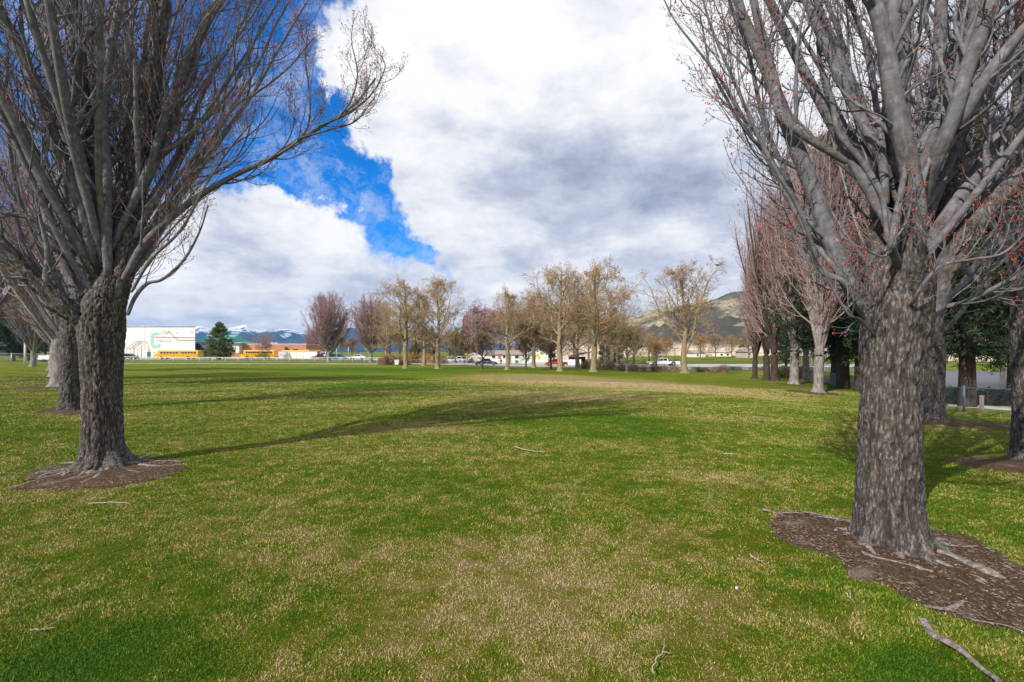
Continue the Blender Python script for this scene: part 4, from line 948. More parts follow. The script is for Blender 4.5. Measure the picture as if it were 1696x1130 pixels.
# ------------------------------------------------------------------ mountains and hills (real relief far away)
def relief(name, ridge, d_near, d_far, z0, mat, amp, sc, seed, nx=260, ny=70, pw=1.3, back=.35):
    rp = np.array([r[0] for r in ridge], float); ry = np.array([r[1] for r in ridge], float)
    px = np.linspace(rp[0], rp[-1], nx); py = np.interp(px, rp, ry); s = np.linspace(0, 1 + back, ny)
    D = d_near + (d_far - d_near) * s; Hh = EYE + (HZ - py) * d_far / F
    PX, S = np.meshgrid(px, s); DD = np.repeat(D[:, None], nx, 1); XX = (PX - CX) * DD / F
    prof = np.where(S < 1, np.clip(S, 0, 1) ** pw, 1 - (S - 1) * 1.6)
    n = fbm(np.stack([XX * sc, DD * sc, XX * 0], -1), 6, seed); rid = 1 - np.abs(n * 2 - 1) * 2
    edge = np.clip(np.minimum(S, 1) * (1 - np.clip(S, 0, 1)) * 4, 0, 1)
    ZZ = z0 + (Hh[None] - z0) * prof + (rid - .5) * amp * edge + (fbm(np.stack([XX * sc * 6, DD * sc * 6, XX * 0], -1), 4, seed + 3) - .5) * amp * .18 * np.clip(prof * 2, 0, 1)
    V = np.stack([XX, DD, ZZ], -1).reshape(-1, 3); i = np.arange((ny - 1) * (nx - 1)); r = i // (nx - 1) * nx + i % (nx - 1)
    return tag(link(name, mesh_np(name, V, [np.stack([r, r + 1, r + nx + 1, r + nx], -1)], mat)), kind='structure')
relief('mountain_range', [(-700, 560), (-300, 548), (0, 540), (120, 545), (200, 540), (250, 540), (320, 543), (331, 540), (344, 543), (360, 546), (380, 542), (392, 541), (406, 538), (420, 544), (432, 547), (449, 548), (459, 545), (477, 545), (489, 546), (503, 551), (530, 556), (580, 562), (700, 575), (800, 590)], 2300, 3600, -20, M['mountain'], 60, .004, 3, 420, 110)
relief('near_mountain', [(470, 590), (500, 575), (520, 560), (540, 551), (560, 545), (589, 543), (620, 546), (650, 548), (677, 553), (700, 553), (725, 555), (770, 560), (807, 566), (850, 574), (950, 592)], 1500, 2500, -15, M['mountain'], 26, .006, 8, 260, 70)
relief('dry_hill', [(840, 592), (900, 572), (960, 555), (1000, 540), (1030, 530), (1058, 521), (1071, 515), (1093, 511), (1120, 508), (1145, 505), (1165, 501), (1184, 495), (1200, 488), (1215, 483), (1233, 482), (1300, 478), (1400, 486), (1500, 475), (1600, 468), (1700, 470), (1900, 480), (2200, 520)], 190, 820, -2.6, M['hill'], 22, .012, 12, 420, 110, 1.25)

# ------------------------------------------------------------------ paved surfaces
def ribbon(name, A, B, mat, lift=.03, n=60, zf=None):
    """sheet between two polylines of (px, d); draped unless zf"""
    A = np.array([(X(p, d), d) for p, d in A]); B = np.array([(X(p, d), d) for p, d in B])
    t = np.linspace(0, 1, n); f = lambda P: np.stack([np.interp(t, np.linspace(0, 1, len(P)), P[:, k]) for k in (0, 1)], -1)
    a, b = f(A), f(B); V = []
    m = 8
    for j in range(m):
        P = a + (b - a) * j / (m - 1); z = TZ(P[:, 0], P[:, 1]) + lift if zf is None else np.full(n, zf); V.append(np.c_[P, z])
    V = np.concatenate(V); i = np.arange((m - 1) * (n - 1)); r = i // (n - 1) * n + i % (n - 1)
    return tag(link(name, mesh_np(name, V, [np.stack([r, r + 1, r + n + 1, r + n], -1)], mat)), kind='structure')
ribbon('path', [(-160, 58), (95, 62), (220, 90), (440, 90.5), (660, 90)], [(-160, 59.4), (95, 63.4), (220, 91.8), (440, 92), (660, 93)], M['concrete'])
ribbon('parking_lot', [(650, 94.5), (760, 94), (860, 93), (930, 92), (985, 89), (1040, 96)], [(650, 108), (760, 126), (860, 112), (930, 118), (985, 118), (1040, 118)], M['asphalt'], .04)
ribbon('school_yard', [(60, 123), (300, 124), (470, 131), (640, 126)], [(60, 156), (300, 157), (470, 162), (640, 160)], M['asphalt'], .03)
ribbon('pavement', [(1570, 21.2), (1640, 19.6), (1720, 18)], [(1570, 23.5), (1640, 22), (1720, 20.5)], M['concrete'], .02, 20)
pond = tag(link('pond', mesh_np('pond', [(X(1440, 34), 34, -1.62), (X(1900, 34), 34, -1.62), (X(1950, 75), 75, -1.62), (X(1440, 75), 75, -1.62)], [[(0, 1, 2, 3)]], M['water'], smooth=False)), kind='structure')
# raised road slab with retaining wall on the right
m = MB(); xa, xb = X(1036, 83), X(1560, 83)
m.box(xa, xb, 83, 97, -1.5, -1.19); tag(m.build('road', M['asphalt']), kind='structure')
e = empty('retaining_wall', ((xa + xb) / 2, 82.6, -2.1)); tag(e, 'long mottled grey concrete retaining wall below the road, behind the twiggy shrubs', 'wall')
m = MB(); m.box(xa - e.location.x, xb - e.location.x, 0, .38, -.2, .86); m.build('wall', M['wallstone'], e)
m = MB(); m.box(xa - e.location.x - .03, xb - e.location.x + .03, -.05, .45, .862, 1.0); m.build('coping', M['concrete'], e)
e = empty('road_railing', ((xa + xb) / 2, 98.5, -1.3)); tag(e, 'dark low railing with a pale kerb along the far side of the road', 'railing')
m = MB(); w = (xb - xa) / 2 * 1.15; m.box(-w, w, -.03, .03, .60, .68); m.box(-w, w, -.02, .02, .22, .27)
for k in range(int(2 * w / .5)): m.box(-w + k * .5, -w + k * .5 + .06, -.021, .021, 0, .6)
m.build('rail', M['dark_metal'], e); m = MB(); m.box(-w, w, -.25, -.06, -.1, .14); m.build('kerb', M['concrete'], e)

# ------------------------------------------------------------------ fences
def fence(name, pts, h, spacing, label, cat, rail_m, post_m, seed, wire=.12, r=.03, top=True, wr=.004):
    P = np.array([(X(p, d), d) for p, d in pts]); L = np.r_[0, np.cumsum(np.hypot(*np.diff(P, axis=0).T))]
    e = empty(name, (P[0, 0], P[0, 1], tz(*P[0]))); B = np.array(e.location); tag(e, label, cat)
    n = max(2, int(L[-1] / spacing) + 1); t = np.linspace(0, L[-1], n); Q = np.stack([np.interp(t, L, P[:, k]) for k in (0, 1)], -1); z = TZ(Q[:, 0], Q[:, 1])
    for k in range(n):
        m = MB(); q = (Q[k, 0], Q[k, 1], z[k]); m.cyl((0, 0, -.1), (0, 0, h + .04), r, r, 8); m.ell((0, 0, h + .05), r * 1.2, r * 1.2, r, 8, 4)
        m.build('post', M[post_m], e, tuple(np.array(q) - B), True)
    if top:
        m = MB(); m.tube([tuple(np.array((Q[k, 0], Q[k, 1], z[k] + h)) - B) for k in range(n)], r * .7, 6); m.build('top_rail', M[rail_m], e)
    nw = int(L[-1] / wire); S = []; rows = 2
    t = np.linspace(0, L[-1], nw)
    def pt(tt, hh): x = np.interp(tt, L, P[:, 0]); y = np.interp(tt, L, P[:, 1]); return np.stack([x, y, np.interp(tt, np.linspace(0, L[-1], n), z) + hh], -1)
    A = pt(t, t * 0 + .04); U = pt(np.minimum(t + h, L[-1]), t * 0 + h); D = pt(np.maximum(t - h, 0), t * 0 + h)
    for E in (U, D): S.append(np.stack([A, E], 1))
    S = np.concatenate(S) - B
    V, q = tubes(S, np.full(S.shape[:2], wr), 3); link('chain_mesh', mesh_np('chain_mesh', V, [q], M['wire']), e)
fence('chain_link_fence', [(-120, 60), (30, 64.5), (100, 66.5)], 1.5, 2.3, 'chain-link fence with grey posts at the far left, by the lone small maple', 'fence', 'galv', 'galv', 1, .10, .04)
fence('chain_link_fence', [(200, 93), (320, 93.5), (440, 94), (560, 94), (645, 93)], 1.25, 2.6, 'long chain-link fence with pale posts in front of the school lawn', 'fence', 'galv', 'galv', 2, .14, .055, True, .005)
fence('chain_link_fence', [(652, 92.5), (760, 92.3), (850, 91), (925, 90)], 1.0, 4.2, 'thin chain-link fence with dark posts before the pale parking lot', 'fence', 'wire', 'wire', 3, .2, .03, True, .004)
fence('chain_link_fence', [(1340, 41), (1375, 37), (1424, 31)], .95, 1.9, 'chain-link fence with blue-grey posts under the dark firs, left of the big right trunk', 'fence', 'wire_blue', 'wire_blue', 4, .07, .03)
fence('chain_link_fence', [(1500, 23), (1562, 19.2), (1619, 17.6), (1720, 15.6)], .98, 2.35, 'chain-link fence with a blue-grey top rail right of the big right trunk', 'fence', 'wire_blue', 'wire_blue', 5, .06, .038, True, .0016)

# ------------------------------------------------------------------ school
def strip(m, pts, w, d, y0, y1, k=0, c=0):
    """painted band through photo points (px,py) on a facade at depth d, local to centre c"""
    for (a, b) in zip(pts[:-1], pts[1:]):
        p = Vector((X(a[0], d) - c, 0, Z(a[1], d))); q = Vector((X(b[0], d) - c, 0, Z(b[1], d))); t = (q - p).normalized(); n = Vector((-t.z, 0, t.x)) * w / 2; t = t * w * .42
        V = [(p - t - n), (q + t - n), (q + t + n), (p - t + n)]
        m.add([(v.x, y0, v.z) for v in V] + [(v.x, y1, v.z) for v in V], [(0, 1, 2, 3), (7, 6, 5, 4), (0, 4, 5, 1), (1, 5, 6, 2), (2, 6, 7, 3), (3, 7, 4, 0)], k); y0 -= .004
zq = lambda u, v: (200 + u / 11.7, 530 + v / 11.7)
dg = 158; cx = X(230, dg); g0 = -1.1
e = empty('school_gymnasium', (cx, dg, 0)); tag(e, 'large cream school gymnasium with a painted mint C and mountain lines, behind the bus', 'building')
m = MB(); m.prism([(X(112, dg) - cx, 0), (X(323, dg) - cx, 0), (X(322.5, dg + 36) - cx, 36), (X(150, dg + 36) - cx, 36)], g0, Z(542, dg), 'z'); m.build('wall', M['stucco'], e)
m = MB(); m.prism([(X(111.6, dg) - cx, -.12), (X(323.5, dg) - cx, -.12), (X(323, dg + 36) - cx, 36.1), (X(150, dg + 36) - cx, 36.1)], Z(542, dg) + .003, Z(541.1, dg), 'z'); m.build('roof_edge', M['trim_dark'], e)
m = MB()
for px in (150, 190, 239, 282): m.box(X(px, dg) - cx, X(px, dg) - cx + .08, -.03, .003, g0, Z(542, dg) - .01)
m.box(X(112, dg) - cx + .1, X(322.8, dg) - cx, -.035, .002, Z(589.2, dg), Z(588.8, dg)); m.build('joint', M['faded'], e)
m = MB(); strip(m, [zq(*p) for p in [(765, 270), (645, 272), (608, 305), (608, 480), (645, 518), (715, 518), (750, 488)]], .92, dg, -.06, -.001, 0, cx); m.build('letter_c', M['mint'], e)
m = MB(); strip(m, [zq(*p) for p in [(735, 240), (830, 320)]], .25, dg, -.10, -.001, 0, cx); strip(m, [zq(*p) for p in [(900, 250), (1000, 350), (1090, 430), (1435, 430)]], .5, dg, -.09, -.001, 0, cx); m.build('mint_band', M['mint_pale'], e)
m = MB(); strip(m, [zq(*p) for p in [(825, 215), (885, 270), (940, 225), (1040, 330), (1105, 395), (1435, 397)]], .22, dg, -.13, -.001, 0, cx); strip(m, [zq(*p) for p in [(655, 330), (1040, 336), (1435, 345)]], .20, dg, -.16, -.001, 0, cx); m.build('mountain_line', M['umber'], e)
cu = bpy.data.curves.new('lettering', 'FONT'); cu.body = 'CHELAN'; cu.size = 1.25; cu.extrude = .03; cu.align_x = 'CENTER'; cu.space_character = 1.05
to = bpy.data.objects.new('lettering', cu); COL.objects.link(to); dgp = bpy.context.evaluated_depsgraph_get(); me = bpy.data.meshes.new_from_object(to.evaluated_get(dgp)); COL.objects.unlink(to); bpy.data.objects.remove(to)
me.materials.clear(); me.materials.append(M['faded']); o = link('lettering', me, e); p = zq(820, 430); o.location = (X(p[0], dg) - cx, -.04, Z(p[1], dg)); o.rotation_euler = (math.pi / 2, 0, 0)
a = zq(512, 620); b_ = zq(580, 742); m = MB(); m.box(X(a[0], dg) - cx, X(b_[0], dg) - cx, -.08, .05, Z(b_[1], dg), Z(a[1], dg)); dr = m.build('door', M['door_green'], e)
m = MB(); m.box(X(b_[0], dg) - cx - .3, X(b_[0], dg) - cx - .18, -.14, -.081, Z(588, dg), Z(587.4, dg)); m.build('handle', M['galv'], dr)
m = MB(); m.box(X(246.8, dg) - cx, X(248, dg) - cx, -.35, 0, Z(581, dg), Z(580, dg)); m.box(X(293, dg) - cx, X(293.8, dg) - cx, -.3, 0, Z(552, dg), Z(551, dg)); m.box(X(317.5, dg) - cx, X(318.5, dg) - cx, -.3, 0, Z(551, dg), Z(550, dg)); m.build('wall_light', M['dark_metal'], e)
# classroom wing with teal roof
dw = 166; cx = X(362, dw); e = empty('school_wing', (cx, dw, 0)); tag(e, 'school wing with a teal metal roof, partly behind the broad green pine', 'building')
L_ = lambda px: X(px, dw) - cx
m = MB(); m.box(L_(323.6), L_(396), 0, 14, g0, Z(570, dw)); m.build('wall', M['stucco'], e)
m = MB(); m.box(L_(323.7), L_(395.8), -.12, -.003, g0, Z(584.5, dw)); m.build('brick_base', M['brick'], e)
m = MB(); m.prism([(-1.2, Z(568, dw)), (-1.2, Z(567, dw)), (7, Z(553.5, dw)), (15, Z(567, dw)), (15, Z(568, dw))], L_(322), L_(376), 'x'); m.prism([(-1.0, Z(569.2, dw)), (-1.0, Z(568, dw)), (5, Z(566, dw)), (13, Z(569.2, dw))], L_(376.1), L_(402), 'x'); m.build('roof', M['roof_teal'], e)
for a, b_ in ((325, 338), (349, 360), (374, 390)):
    m = MB(); m.box(L_(a), L_(b_), -.06, .02, Z(584, dw), Z(579.5, dw)); w_ = m.build('window', M['glass'], e)
m = MB(); m.prism([(L_(323.6), Z(584, dw)), (L_(323.6), Z(568.5, dw)), (L_(330), Z(569, dw)), (L_(344), Z(584, dw))], -1.3, -.2, 'y'); m.build('entrance_dark_wall', M['dark_metal'], e)  # dark wedge-shaped slab in front of the wing wall
# brick building
db = 168; cx = X(452, db); e = empty('brick_school_building', (cx, db, 0)); tag(e, 'flat-roofed orange brick school building with a pale parapet, behind the second bus', 'building'); L_ = lambda px: X(px, db) - cx
m = MB(); m.box(L_(397), L_(507), 0, 18, g0, Z(570.6, db)); m.build('wall', M['brick'], e)
m = MB(); m.box(L_(396.6), L_(507.4), -.15, 18.1, Z(570.6, db) + .003, Z(569.7, db)); m.build('parapet', M['stucco'], e)
m = MB(); m.box(L_(432), L_(441), 4, 8, Z(569.7, db) + .003, Z(566.8, db)); m.build('roof_unit', M['stucco'], e)
for a, b_ in ((486, 493),): m = MB(); m.box(L_(a), L_(b_), -.05, .02, Z(581, db), Z(578.3, db)); m.build('window', M['glass'], e)
m = MB(); m.prism([(L_(475), Z(582, db)), (L_(475), Z(575, db)), (L_(482), Z(581, db)), (L_(482), Z(582, db))], -1.5, -.003, 'y'); m.build('canopy', M['roof_dark'], e)
# cream wall
dc = 143; z0 = tz(X(490, dc), dc); e = empty('cream_wall', (X(491, dc), dc, z0)); tag(e, 'long low cream enclosure wall right of the second school bus', 'wall')
m = MB(); w_ = (X(525, dc) - X(457, dc)) / 2; H_ = Z(583, dc) - z0; m.box(-w_, w_, 0, .3, -.3, H_); m.build('wall', M['stucco'], e)
m = MB(); m.box(-w_ - .05, w_ + .05, -.06, .36, H_ + .003, H_ + .15); m.build('cap', M['concrete'], e)
m = MB()
for k in range(1, 6): m.box(-w_ + k * w_ / 3 - .05, -w_ + k * w_ / 3 + .05, -.04, -.001, -.2, H_ - .02)
m.build('pilaster', M['tan_wall'], e)
# batting cage
d = 150; cx = X(222, d); z0 = tz(cx, d); e = empty('batting_cage', (cx, d, 0)); tag(e, 'open steel batting cage frame with a sloping top, left of the green gym door', 'sports cage')
f = lambda u, v, y=0: (X(zq(u, v)[0], d) - cx, y, Z(zq(u, v)[1], d))
for y in (0, 3.0):
    m = MB(); m.tube([f(115, 740, y), f(115, 555, y), f(300, 415, y), f(370, 425, y), f(400, 520, y), f(405, 745, y)], .055, 6); m.tube([f(180, 565, y), f(365, 428, y)], .05); m.tube([f(180, 740, y), f(180, 560, y)], .05); m.tube([f(255, 740, y), f(255, 520, y)], .05); m.tube([f(115, 570, y), f(400, 570, y)], .04); m.build('frame', M['dark_metal'], e)
m = MB()
for (u, v) in ((115, 555), (300, 415), (370, 425), (400, 520)): m.tube([f(u, v, 0), f(u, v, 3.0)], .05)
for k in range(14): m.tube([f(120 + k * 13, 552 - k * 9.9, 0), f(120 + k * 13, 552 - k * 9.9, 3)], .012, 3); m.tube([f(115, 555, k * .22), f(300, 415, k * .22)], .012, 3)
m.build('netting', M['wire'], e)

# ------------------------------------------------------------------ vehicles (built facing -x, base centre at the origin)
def wheel(e, x, y, r, w=.22):
    m = MB(); m.cyl((x, y - w / 2, r), (x, y + w / 2, r), r, r, 18); o = m.build('wheel', M['black'], e, smooth=False)
    s = -1 if y < 0 else 1; m = MB(); m.cyl((x, y + s * w / 2 - s * .02, r), (x, y + s * (w / 2 + .015), r), r * .6, r * .55, 14); m.build('rim', M['rim'], o)
def bus(L, H, W=2.4):
    e = empty('school_bus'); b0 = .32
    m = MB(); m.box(-L / 2 + 1.2, L / 2, -W / 2, W / 2, b0, H, 0, .14); m.prism([(-L / 2, b0 + .05), (-L / 2, b0 + .75), (-L / 2 + .25, b0 + 1.05), (-L / 2 + 1.25, b0 + 1.2), (-L / 2 + 1.25, b0 + .05)], -W * .42, W * .42, 'y'); m.build('body', M['yellow'], e)
    m = MB(); m.box(-L / 2 + 1.5, L / 2 - .3, -W / 2 + .12, W / 2 - .12, H + .003, H + .05); m.build('roof', M['white'], e)
    n = 12; x0 = -L / 2 + 2.0; w = (L - 2.6) / n
    for s in (-1, 1):
        for k in range(n):
            if k == 6: hh = .24
            else: hh = .52
            m = MB(); y = s * W / 2; m.box(x0 + k * w + w * .12, x0 + (k + 1) * w - w * .12, min(y - .02 * s, y + .02 * s), max(y - .02 * s, y + .02 * s), H - .38 - hh, H - .40); m.build('window', M['glass'], e)
        m = MB(); y = s * (W / 2 + .02)
        for z in (b0 + .35, b0 + .68, b0 + 1.0): m.box(-L / 2 + 1.5, L / 2 - .15, min(y, y - s * .03), max(y, y - s * .03), z, z + .045)
        m.build('rub_rail', M['black'], e)
        for x in (-L / 2 + 2.4, L / 2 - 2.9): wheel(e, x, s * (W / 2 - .10), .46, .26)
        m = MB(); m.tube([(-L / 2 + .9, s * W * .45, b0 + 1.15), (-L / 2 + .6, s * W * .62, b0 + 1.6)], .02, 5); m.box(-L / 2 + .5, -L / 2 + .68, s * W * .62 - .08, s * W * .62 + .08, b0 + 1.4, b0 + 1.75); m.build('mirror', M['black'], e)
        m = MB(); m.cyl((-L / 2 - .02, s * .8, b0 + .5), (-L / 2 + .05, s * .8, b0 + .5), .11, .11, 10); m.build('headlight', M['lamp_clear'], e)
        m = MB(); m.box(L / 2 - .9, L / 2 - .35, min(y, y - s * .02), max(y, y - s * .02), b0 + .45, b0 + .62); m.build('side_marking', M['orange'], e)
    m = MB(); m.box(-L / 2 + 1.17, -L / 2 + 1.19, -W * .4, W * .4, H - 1.05, H - .35); m.build('windscreen', M['glass'], e)
    m = MB(); m.box(L / 2 + .001, L / 2 + .10, -W / 2, W / 2, b0 + .05, b0 + .3); m.box(-L / 2 - .12, -L / 2 - .001, -W * .44, W * .44, b0, b0 + .25); m.build('bumper', M['black'], e)
    return e
def car(kind, paint, L=4.6, H=1.45, W=1.78):
    e = empty({'sedan': 'parked_car', 'pickup': 'pickup_truck', 'van': 'parked_van'}[kind]); h = L / 2; r = .33 if kind != 'pickup' else .40; g = r * .62
    wf, wb = -h + L * .19, h - L * .21
    def arch(x): return [(x + r * 1.15 * math.cos(a), r + r * 1.15 * math.sin(a)) for a in np.linspace(math.pi, 0, 8)]
    z1 = H * .58; low = [(-h + .05, g)] + [q for q in arch(wf) if q[1] >= g] + [q for q in arch(wb) if q[1] >= g] + [(h - .05, g)]
    if kind == 'sedan': up = [(h, g + .25), (h - .03, z1 * .98), (h - L * .13, z1 * 1.06), (-h + L * .30, z1 * 1.04), (-h + L * .08, z1 * .88), (-h, z1 * .6)]; cab = [(-h + L * .27, z1), (-h + L * .40, H), (h - L * .33, H), (h - L * .14, z1)]
    elif kind == 'van': up = [(h, g + .3), (h - .02, z1), (-h + L * .2, z1), (-h + .05, z1 * .8), (-h, z1 * .5)]; cab = [(-h + L * .16, z1 - .01), (-h + L * .27, H), (h - .12, H), (h - .04, z1 - .01)]
    else: up = [(h, g + .25), (h, z1), (-h + L * .28, z1), (-h + L * .05, z1 * .92), (-h, z1 * .72)]; cab = [(-h + L * .25, z1), (-h + L * .34, H), (-h + L * .60, H), (-h + L * .63, z1)]
    m = MB(); m.prism(low + up, -W / 2, W / 2, 'y'); c = MB()
    cw = W / 2 - .10
    m.prism(cab, -cw, cw, 'y'); body = m.build('body', M[paint], e)
    if kind == 'pickup':
        m = MB(); m.box(-h + L * .64, h - .08, -W / 2 + .1, W / 2 - .1, z1 + .002, z1 + .012); m.build('bed', M['black'], e)
    cc = np.array(cab); ce = cc.mean(0)
    if kind == 'van': wins = [(.0, .45), (.5, .95)]
    else: wins = [(.02, .5), (.55, .97)]
    for s in (-1, 1):
        for (a, b) in wins:
            zb, zt = cab[0][1] + (H - cab[0][1]) * .14, H - (H - cab[0][1]) * .16
            fx = lambda z, u: np.interp(z, [cab[0][1], H], [cab[0][0], cab[1][0]]) * (1 - u) + np.interp(z, [cab[0][1], H], [cab[3][0], cab[2][0]]) * u
            a2, b2 = .07 + a * .86, .07 + b * .86
            pr = [(fx(zb, a2), zb), (fx(zt, a2), zt), (fx(zt, b2), zt), (fx(zb, b2), zb)]
            m = MB(); y = s * cw; m.prism(pr, min(y - .01 * s, y + .015 * s), max(y - .01 * s, y + .015 * s), 'y'); m.build('window', M['glass'], e)
        wheel(e, wf, s * (W / 2 - .12), r); wheel(e, wb, s * (W / 2 - .12), r)
        m = MB(); m.box(-h - .015, -h + .12, s * W * .36 - .16, s * W * .36 + .16, z1 * .66, z1 * .84); m.build('headlight', M['lamp_clear'], e)
        m = MB(); m.box(h - .1, h + .02, s * W * .40 - .12, s * W * .40 + .12, z1 * .66, z1 * .95); m.build('tail_light', M['lamp_red'], e)
        m = MB(); m.box(cab[0][0] + .25, cab[0][0] + .4, s * (W / 2 + .06) - .07, s * (W / 2 + .06) + .07, z1 + .02, z1 + .16); m.build('mirror', M[paint], e)
    for s, (p, q) in ((1, (cab[0], cab[1])), (-1, (cab[3], cab[2]))):
        m = MB(); d = .02 * s; a = .12; pp_ = [(p[0] + (q[0] - p[0]) * a - d, p[1] + (q[1] - p[1]) * a), (p[0] + (q[0] - p[0]) * .88 - d, p[1] + (q[1] - p[1]) * .88), (p[0] + (q[0] - p[0]) * .88 + d, p[1] + (q[1] - p[1]) * .88 ), (p[0] + (q[0] - p[0]) * a + d, p[1] + (q[1] - p[1]) * a)]
        m.prism(pp_, -cw * .9, cw * .9, 'y'); m.build('windscreen' if s == 1 else 'rear_window', M['glass'], e)
    m = MB(); m.box(-h - .06, -h + .05, -W * .46, W * .46, g, g + .2); m.box(h - .05, h + .06, -W * .46, W * .46, g, g + .2); m.build('bumper', M['dark_metal'], e)
    return e
def put(e, px, d, label, cat, rz=0, group=None, z=None):
    x, y, zz = G(px, d); e.location = (x, y, (zz if z is None else z) + .035); e.rotation_euler = (0, 0, rz); return tag(e, label, cat, group)
GBs = 'yellow school buses at the school'
b1 = put(bus(12.9, 2.5), 296, 130, 'yellow school bus parked in front of the cream gymnasium, long dark window row', 'bus', 0, GBs)
b2 = put(bus(10.7, 2.55), 429, 138, 'yellow school bus in front of the brick building, behind the small pink tree', 'bus', 0, GBs)
b3 = copy_tree(b2); put(b3, 490, 152, 'school bus behind the cream wall, only its pale yellow roof showing', 'bus', 0, GBs)
b4 = copy_tree(b2); put(b4, 516, 153, 'school bus seen end-on behind the right end of the cream wall', 'bus', math.pi / 2, GBs); b4.scale = (1, .8, 1.05)
GCs = 'cars parked by the school'
put(car('sedan', 'black_paint', 5.2, 1.6), 211, 127, 'black sedan beside the gymnasium, its front hidden by the left maple trunk', 'car', 0, GCs)
put(car('sedan', 'maroon', 4.4, 1.45), 529, 139, 'dark red car right of the cream wall', 'car', .3, GCs)
put(car('van', 'white_paint', 4.6, 2.1), 538, 142, 'white van between the dark red car and the lone purple maple', 'van', math.pi / 2, GCs)
put(car('sedan', 'navy', 4.4, 1.45), 550, 139, 'dark navy car just right of the lone purple maple trunk', 'car', .5, GCs)
put(car('sedan', 'blue_paint', 4.6, 1.5), 563, 136, 'steel blue car parked left of the white van-like car, between the purple maples', 'car', math.pi, GCs)
put(car('sedan', 'white_paint', 5.0, 1.5), 592, 134, 'white car partly hidden by the second purple maple trunk', 'car', 0, GCs)
put(car('sedan', 'navy', 4.3, 1.45), 640, 126, 'dark car half hidden behind the leftmost end of the brown hedge', 'car', 0, GCs)
GT = 'vehicles on the street'
put(car('sedan', 'white_paint', 4.6, 1.5), 746, 114, 'white car parked at the far side of the pale lot, behind the olive tree', 'car', 0, GT)
put(car('van', 'white_paint', 3.6, 1.7), 763, 116, 'white boxy car right of the olive tree, left of the yellow sign', 'car', 0, GT)
put(car('sedan', 'navy', 4.4, 1.45), 807, 97, 'dark blue sedan behind the small bare tree, left of the stop sign', 'car', math.pi, GT)
put(car('pickup', 'red_paint', 4.8, 1.62, 1.8), 921, 99, 'red pickup truck partly behind the forked plane tree', 'pickup truck', 0, GT)
put(car('pickup', 'white_paint', 5.95, 1.5, 1.9), 1098, 88, 'white pickup truck on the raised road, facing left', 'pickup truck', 0, GT, -1.22)

# ------------------------------------------------------------------ houses across the street
def gable_house(name, px0, px1, d, dep, eave_py, ridge_py, base_py, wall, roofm, label, front=True, wins=(), ov=.4, cat='house'):
    cx = X((px0 + px1) / 2, d); w = (X(px1, d) - X(px0, d)) / 2; ze, zr, zb = Z(eave_py, d), Z(ridge_py, d), Z(base_py, d)
    e = empty(name, (cx, d, zb)); ze -= zb; zr -= zb; m = MB()
    if front:    # gable towards the camera
        m.prism([(-w, -.6), (w, -.6), (w, ze), (0, zr), (-w, ze)], 0, dep, 'y'); m.build('wall', M[wall], e)
        k = (zr - ze) / w
        m = MB(); m.prism([(-w - ov, ze - k * ov + .02), (0, zr + .02), (w + ov, ze - k * ov + .02), (w + ov, ze - k * ov + .2), (0, zr + .2), (-w - ov, ze - k * ov + .2)], -.3, dep + .3, 'y'); m.build('roof', M[roofm], e)
    else:
        m.box(-w, w, 0, dep, -.6, ze); m.build('wall', M[wall], e)
        m = MB(); m.prism([(-ov, ze + .003), (dep / 2, zr), (dep + ov, ze + .003)], -w - ov, w + ov, 'x'); m.build('roof', M[roofm], e)
    for (a, b, t, bt, mt, nm) in wins:
        m = MB(); m.box(X(a, d) - cx, X(b, d) - cx, -.06, .02, Z(bt, d) - zb, Z(t, d) - zb); o = m.build(nm, M[mt], e)
        if nm == 'window':
            m = MB(); x0, x1, z0, z1 = X(a, d) - cx, X(b, d) - cx, Z(bt, d) - zb, Z(t, d) - zb
            m.box(x0 - .09, x0 - .002, -.09, .02, z0 - .09, z1 + .09); m.box(x1 + .002, x1 + .09, -.09, .02, z0 - .09, z1 + .09); m.box(x0, x1, -.088, .02, z1 + .002, z1 + .088); m.box(x0, x1, -.12, .02, z0 - .09, z0 - .002); m.build('frame', M['white'], o)
    return tag(e, label, cat)
gable_house('long_house', 803, 873, 124, 8, 587.5, 580.5, 605.5, 'white', 'roof_grey', 'long white house with a pinkish grey roof behind the stop sign', False, [(815, 820, 589, 593, 'glass', 'window'), (833, 837, 589, 593, 'glass', 'window'), (853, 859, 589, 593.5, 'glass', 'window'), (844, 846.5, 590, 604, 'umber', 'door')])
gable_house('white_gabled_house', 873.3, 908, 121, 9, 588, 577.5, 605.5, 'white', 'roof_grey', 'white gabled house with a round yellow disc on its front', True, [(883.2, 885.5, 589, 594.8, 'glass', 'window'), (874.5, 877, 589, 594.8, 'glass', 'window'), (889.7, 891.3, 581, 583.2, 'glass', 'vent')])
o = [x for x in bpy.data.objects if x.name.startswith('white_gabled_house')][0]
m = MB(); x, z = X(891.5, 121) - o.location.x, Z(590.3, 121) - o.location.z; m.cyl((x, -.12, z), (x, -.001, z), .52, .52, 24); m.build('yellow_disc', M['sun_yellow'], o)
gable_house('tan_house', 775, 793, 130, 8, 590, 585.5, 601, 'tan_wall', 'white', 'small tan house with a pale roof right of the yellow sign', True, [(780, 783, 592, 596, 'glass', 'window')])
gable_house('white_garage', 791, 803, 126, 8, 592, 589.5, 602, 'white', 'white', 'low white garage between the tan house and the long white house', False, [(794, 799, 594, 602, 'faded', 'garage_door')])
gable_house('distant_house', 1236, 1252, 165, 8, 583, 577, 592, 'tan_wall', 'roof_grey', 'brownish house at the foot of the hill, seen left of the leaning columnar tree', False, [(1240, 1243, 585, 588, 'glass', 'window'), (1246, 1249, 585, 588, 'glass', 'window')])
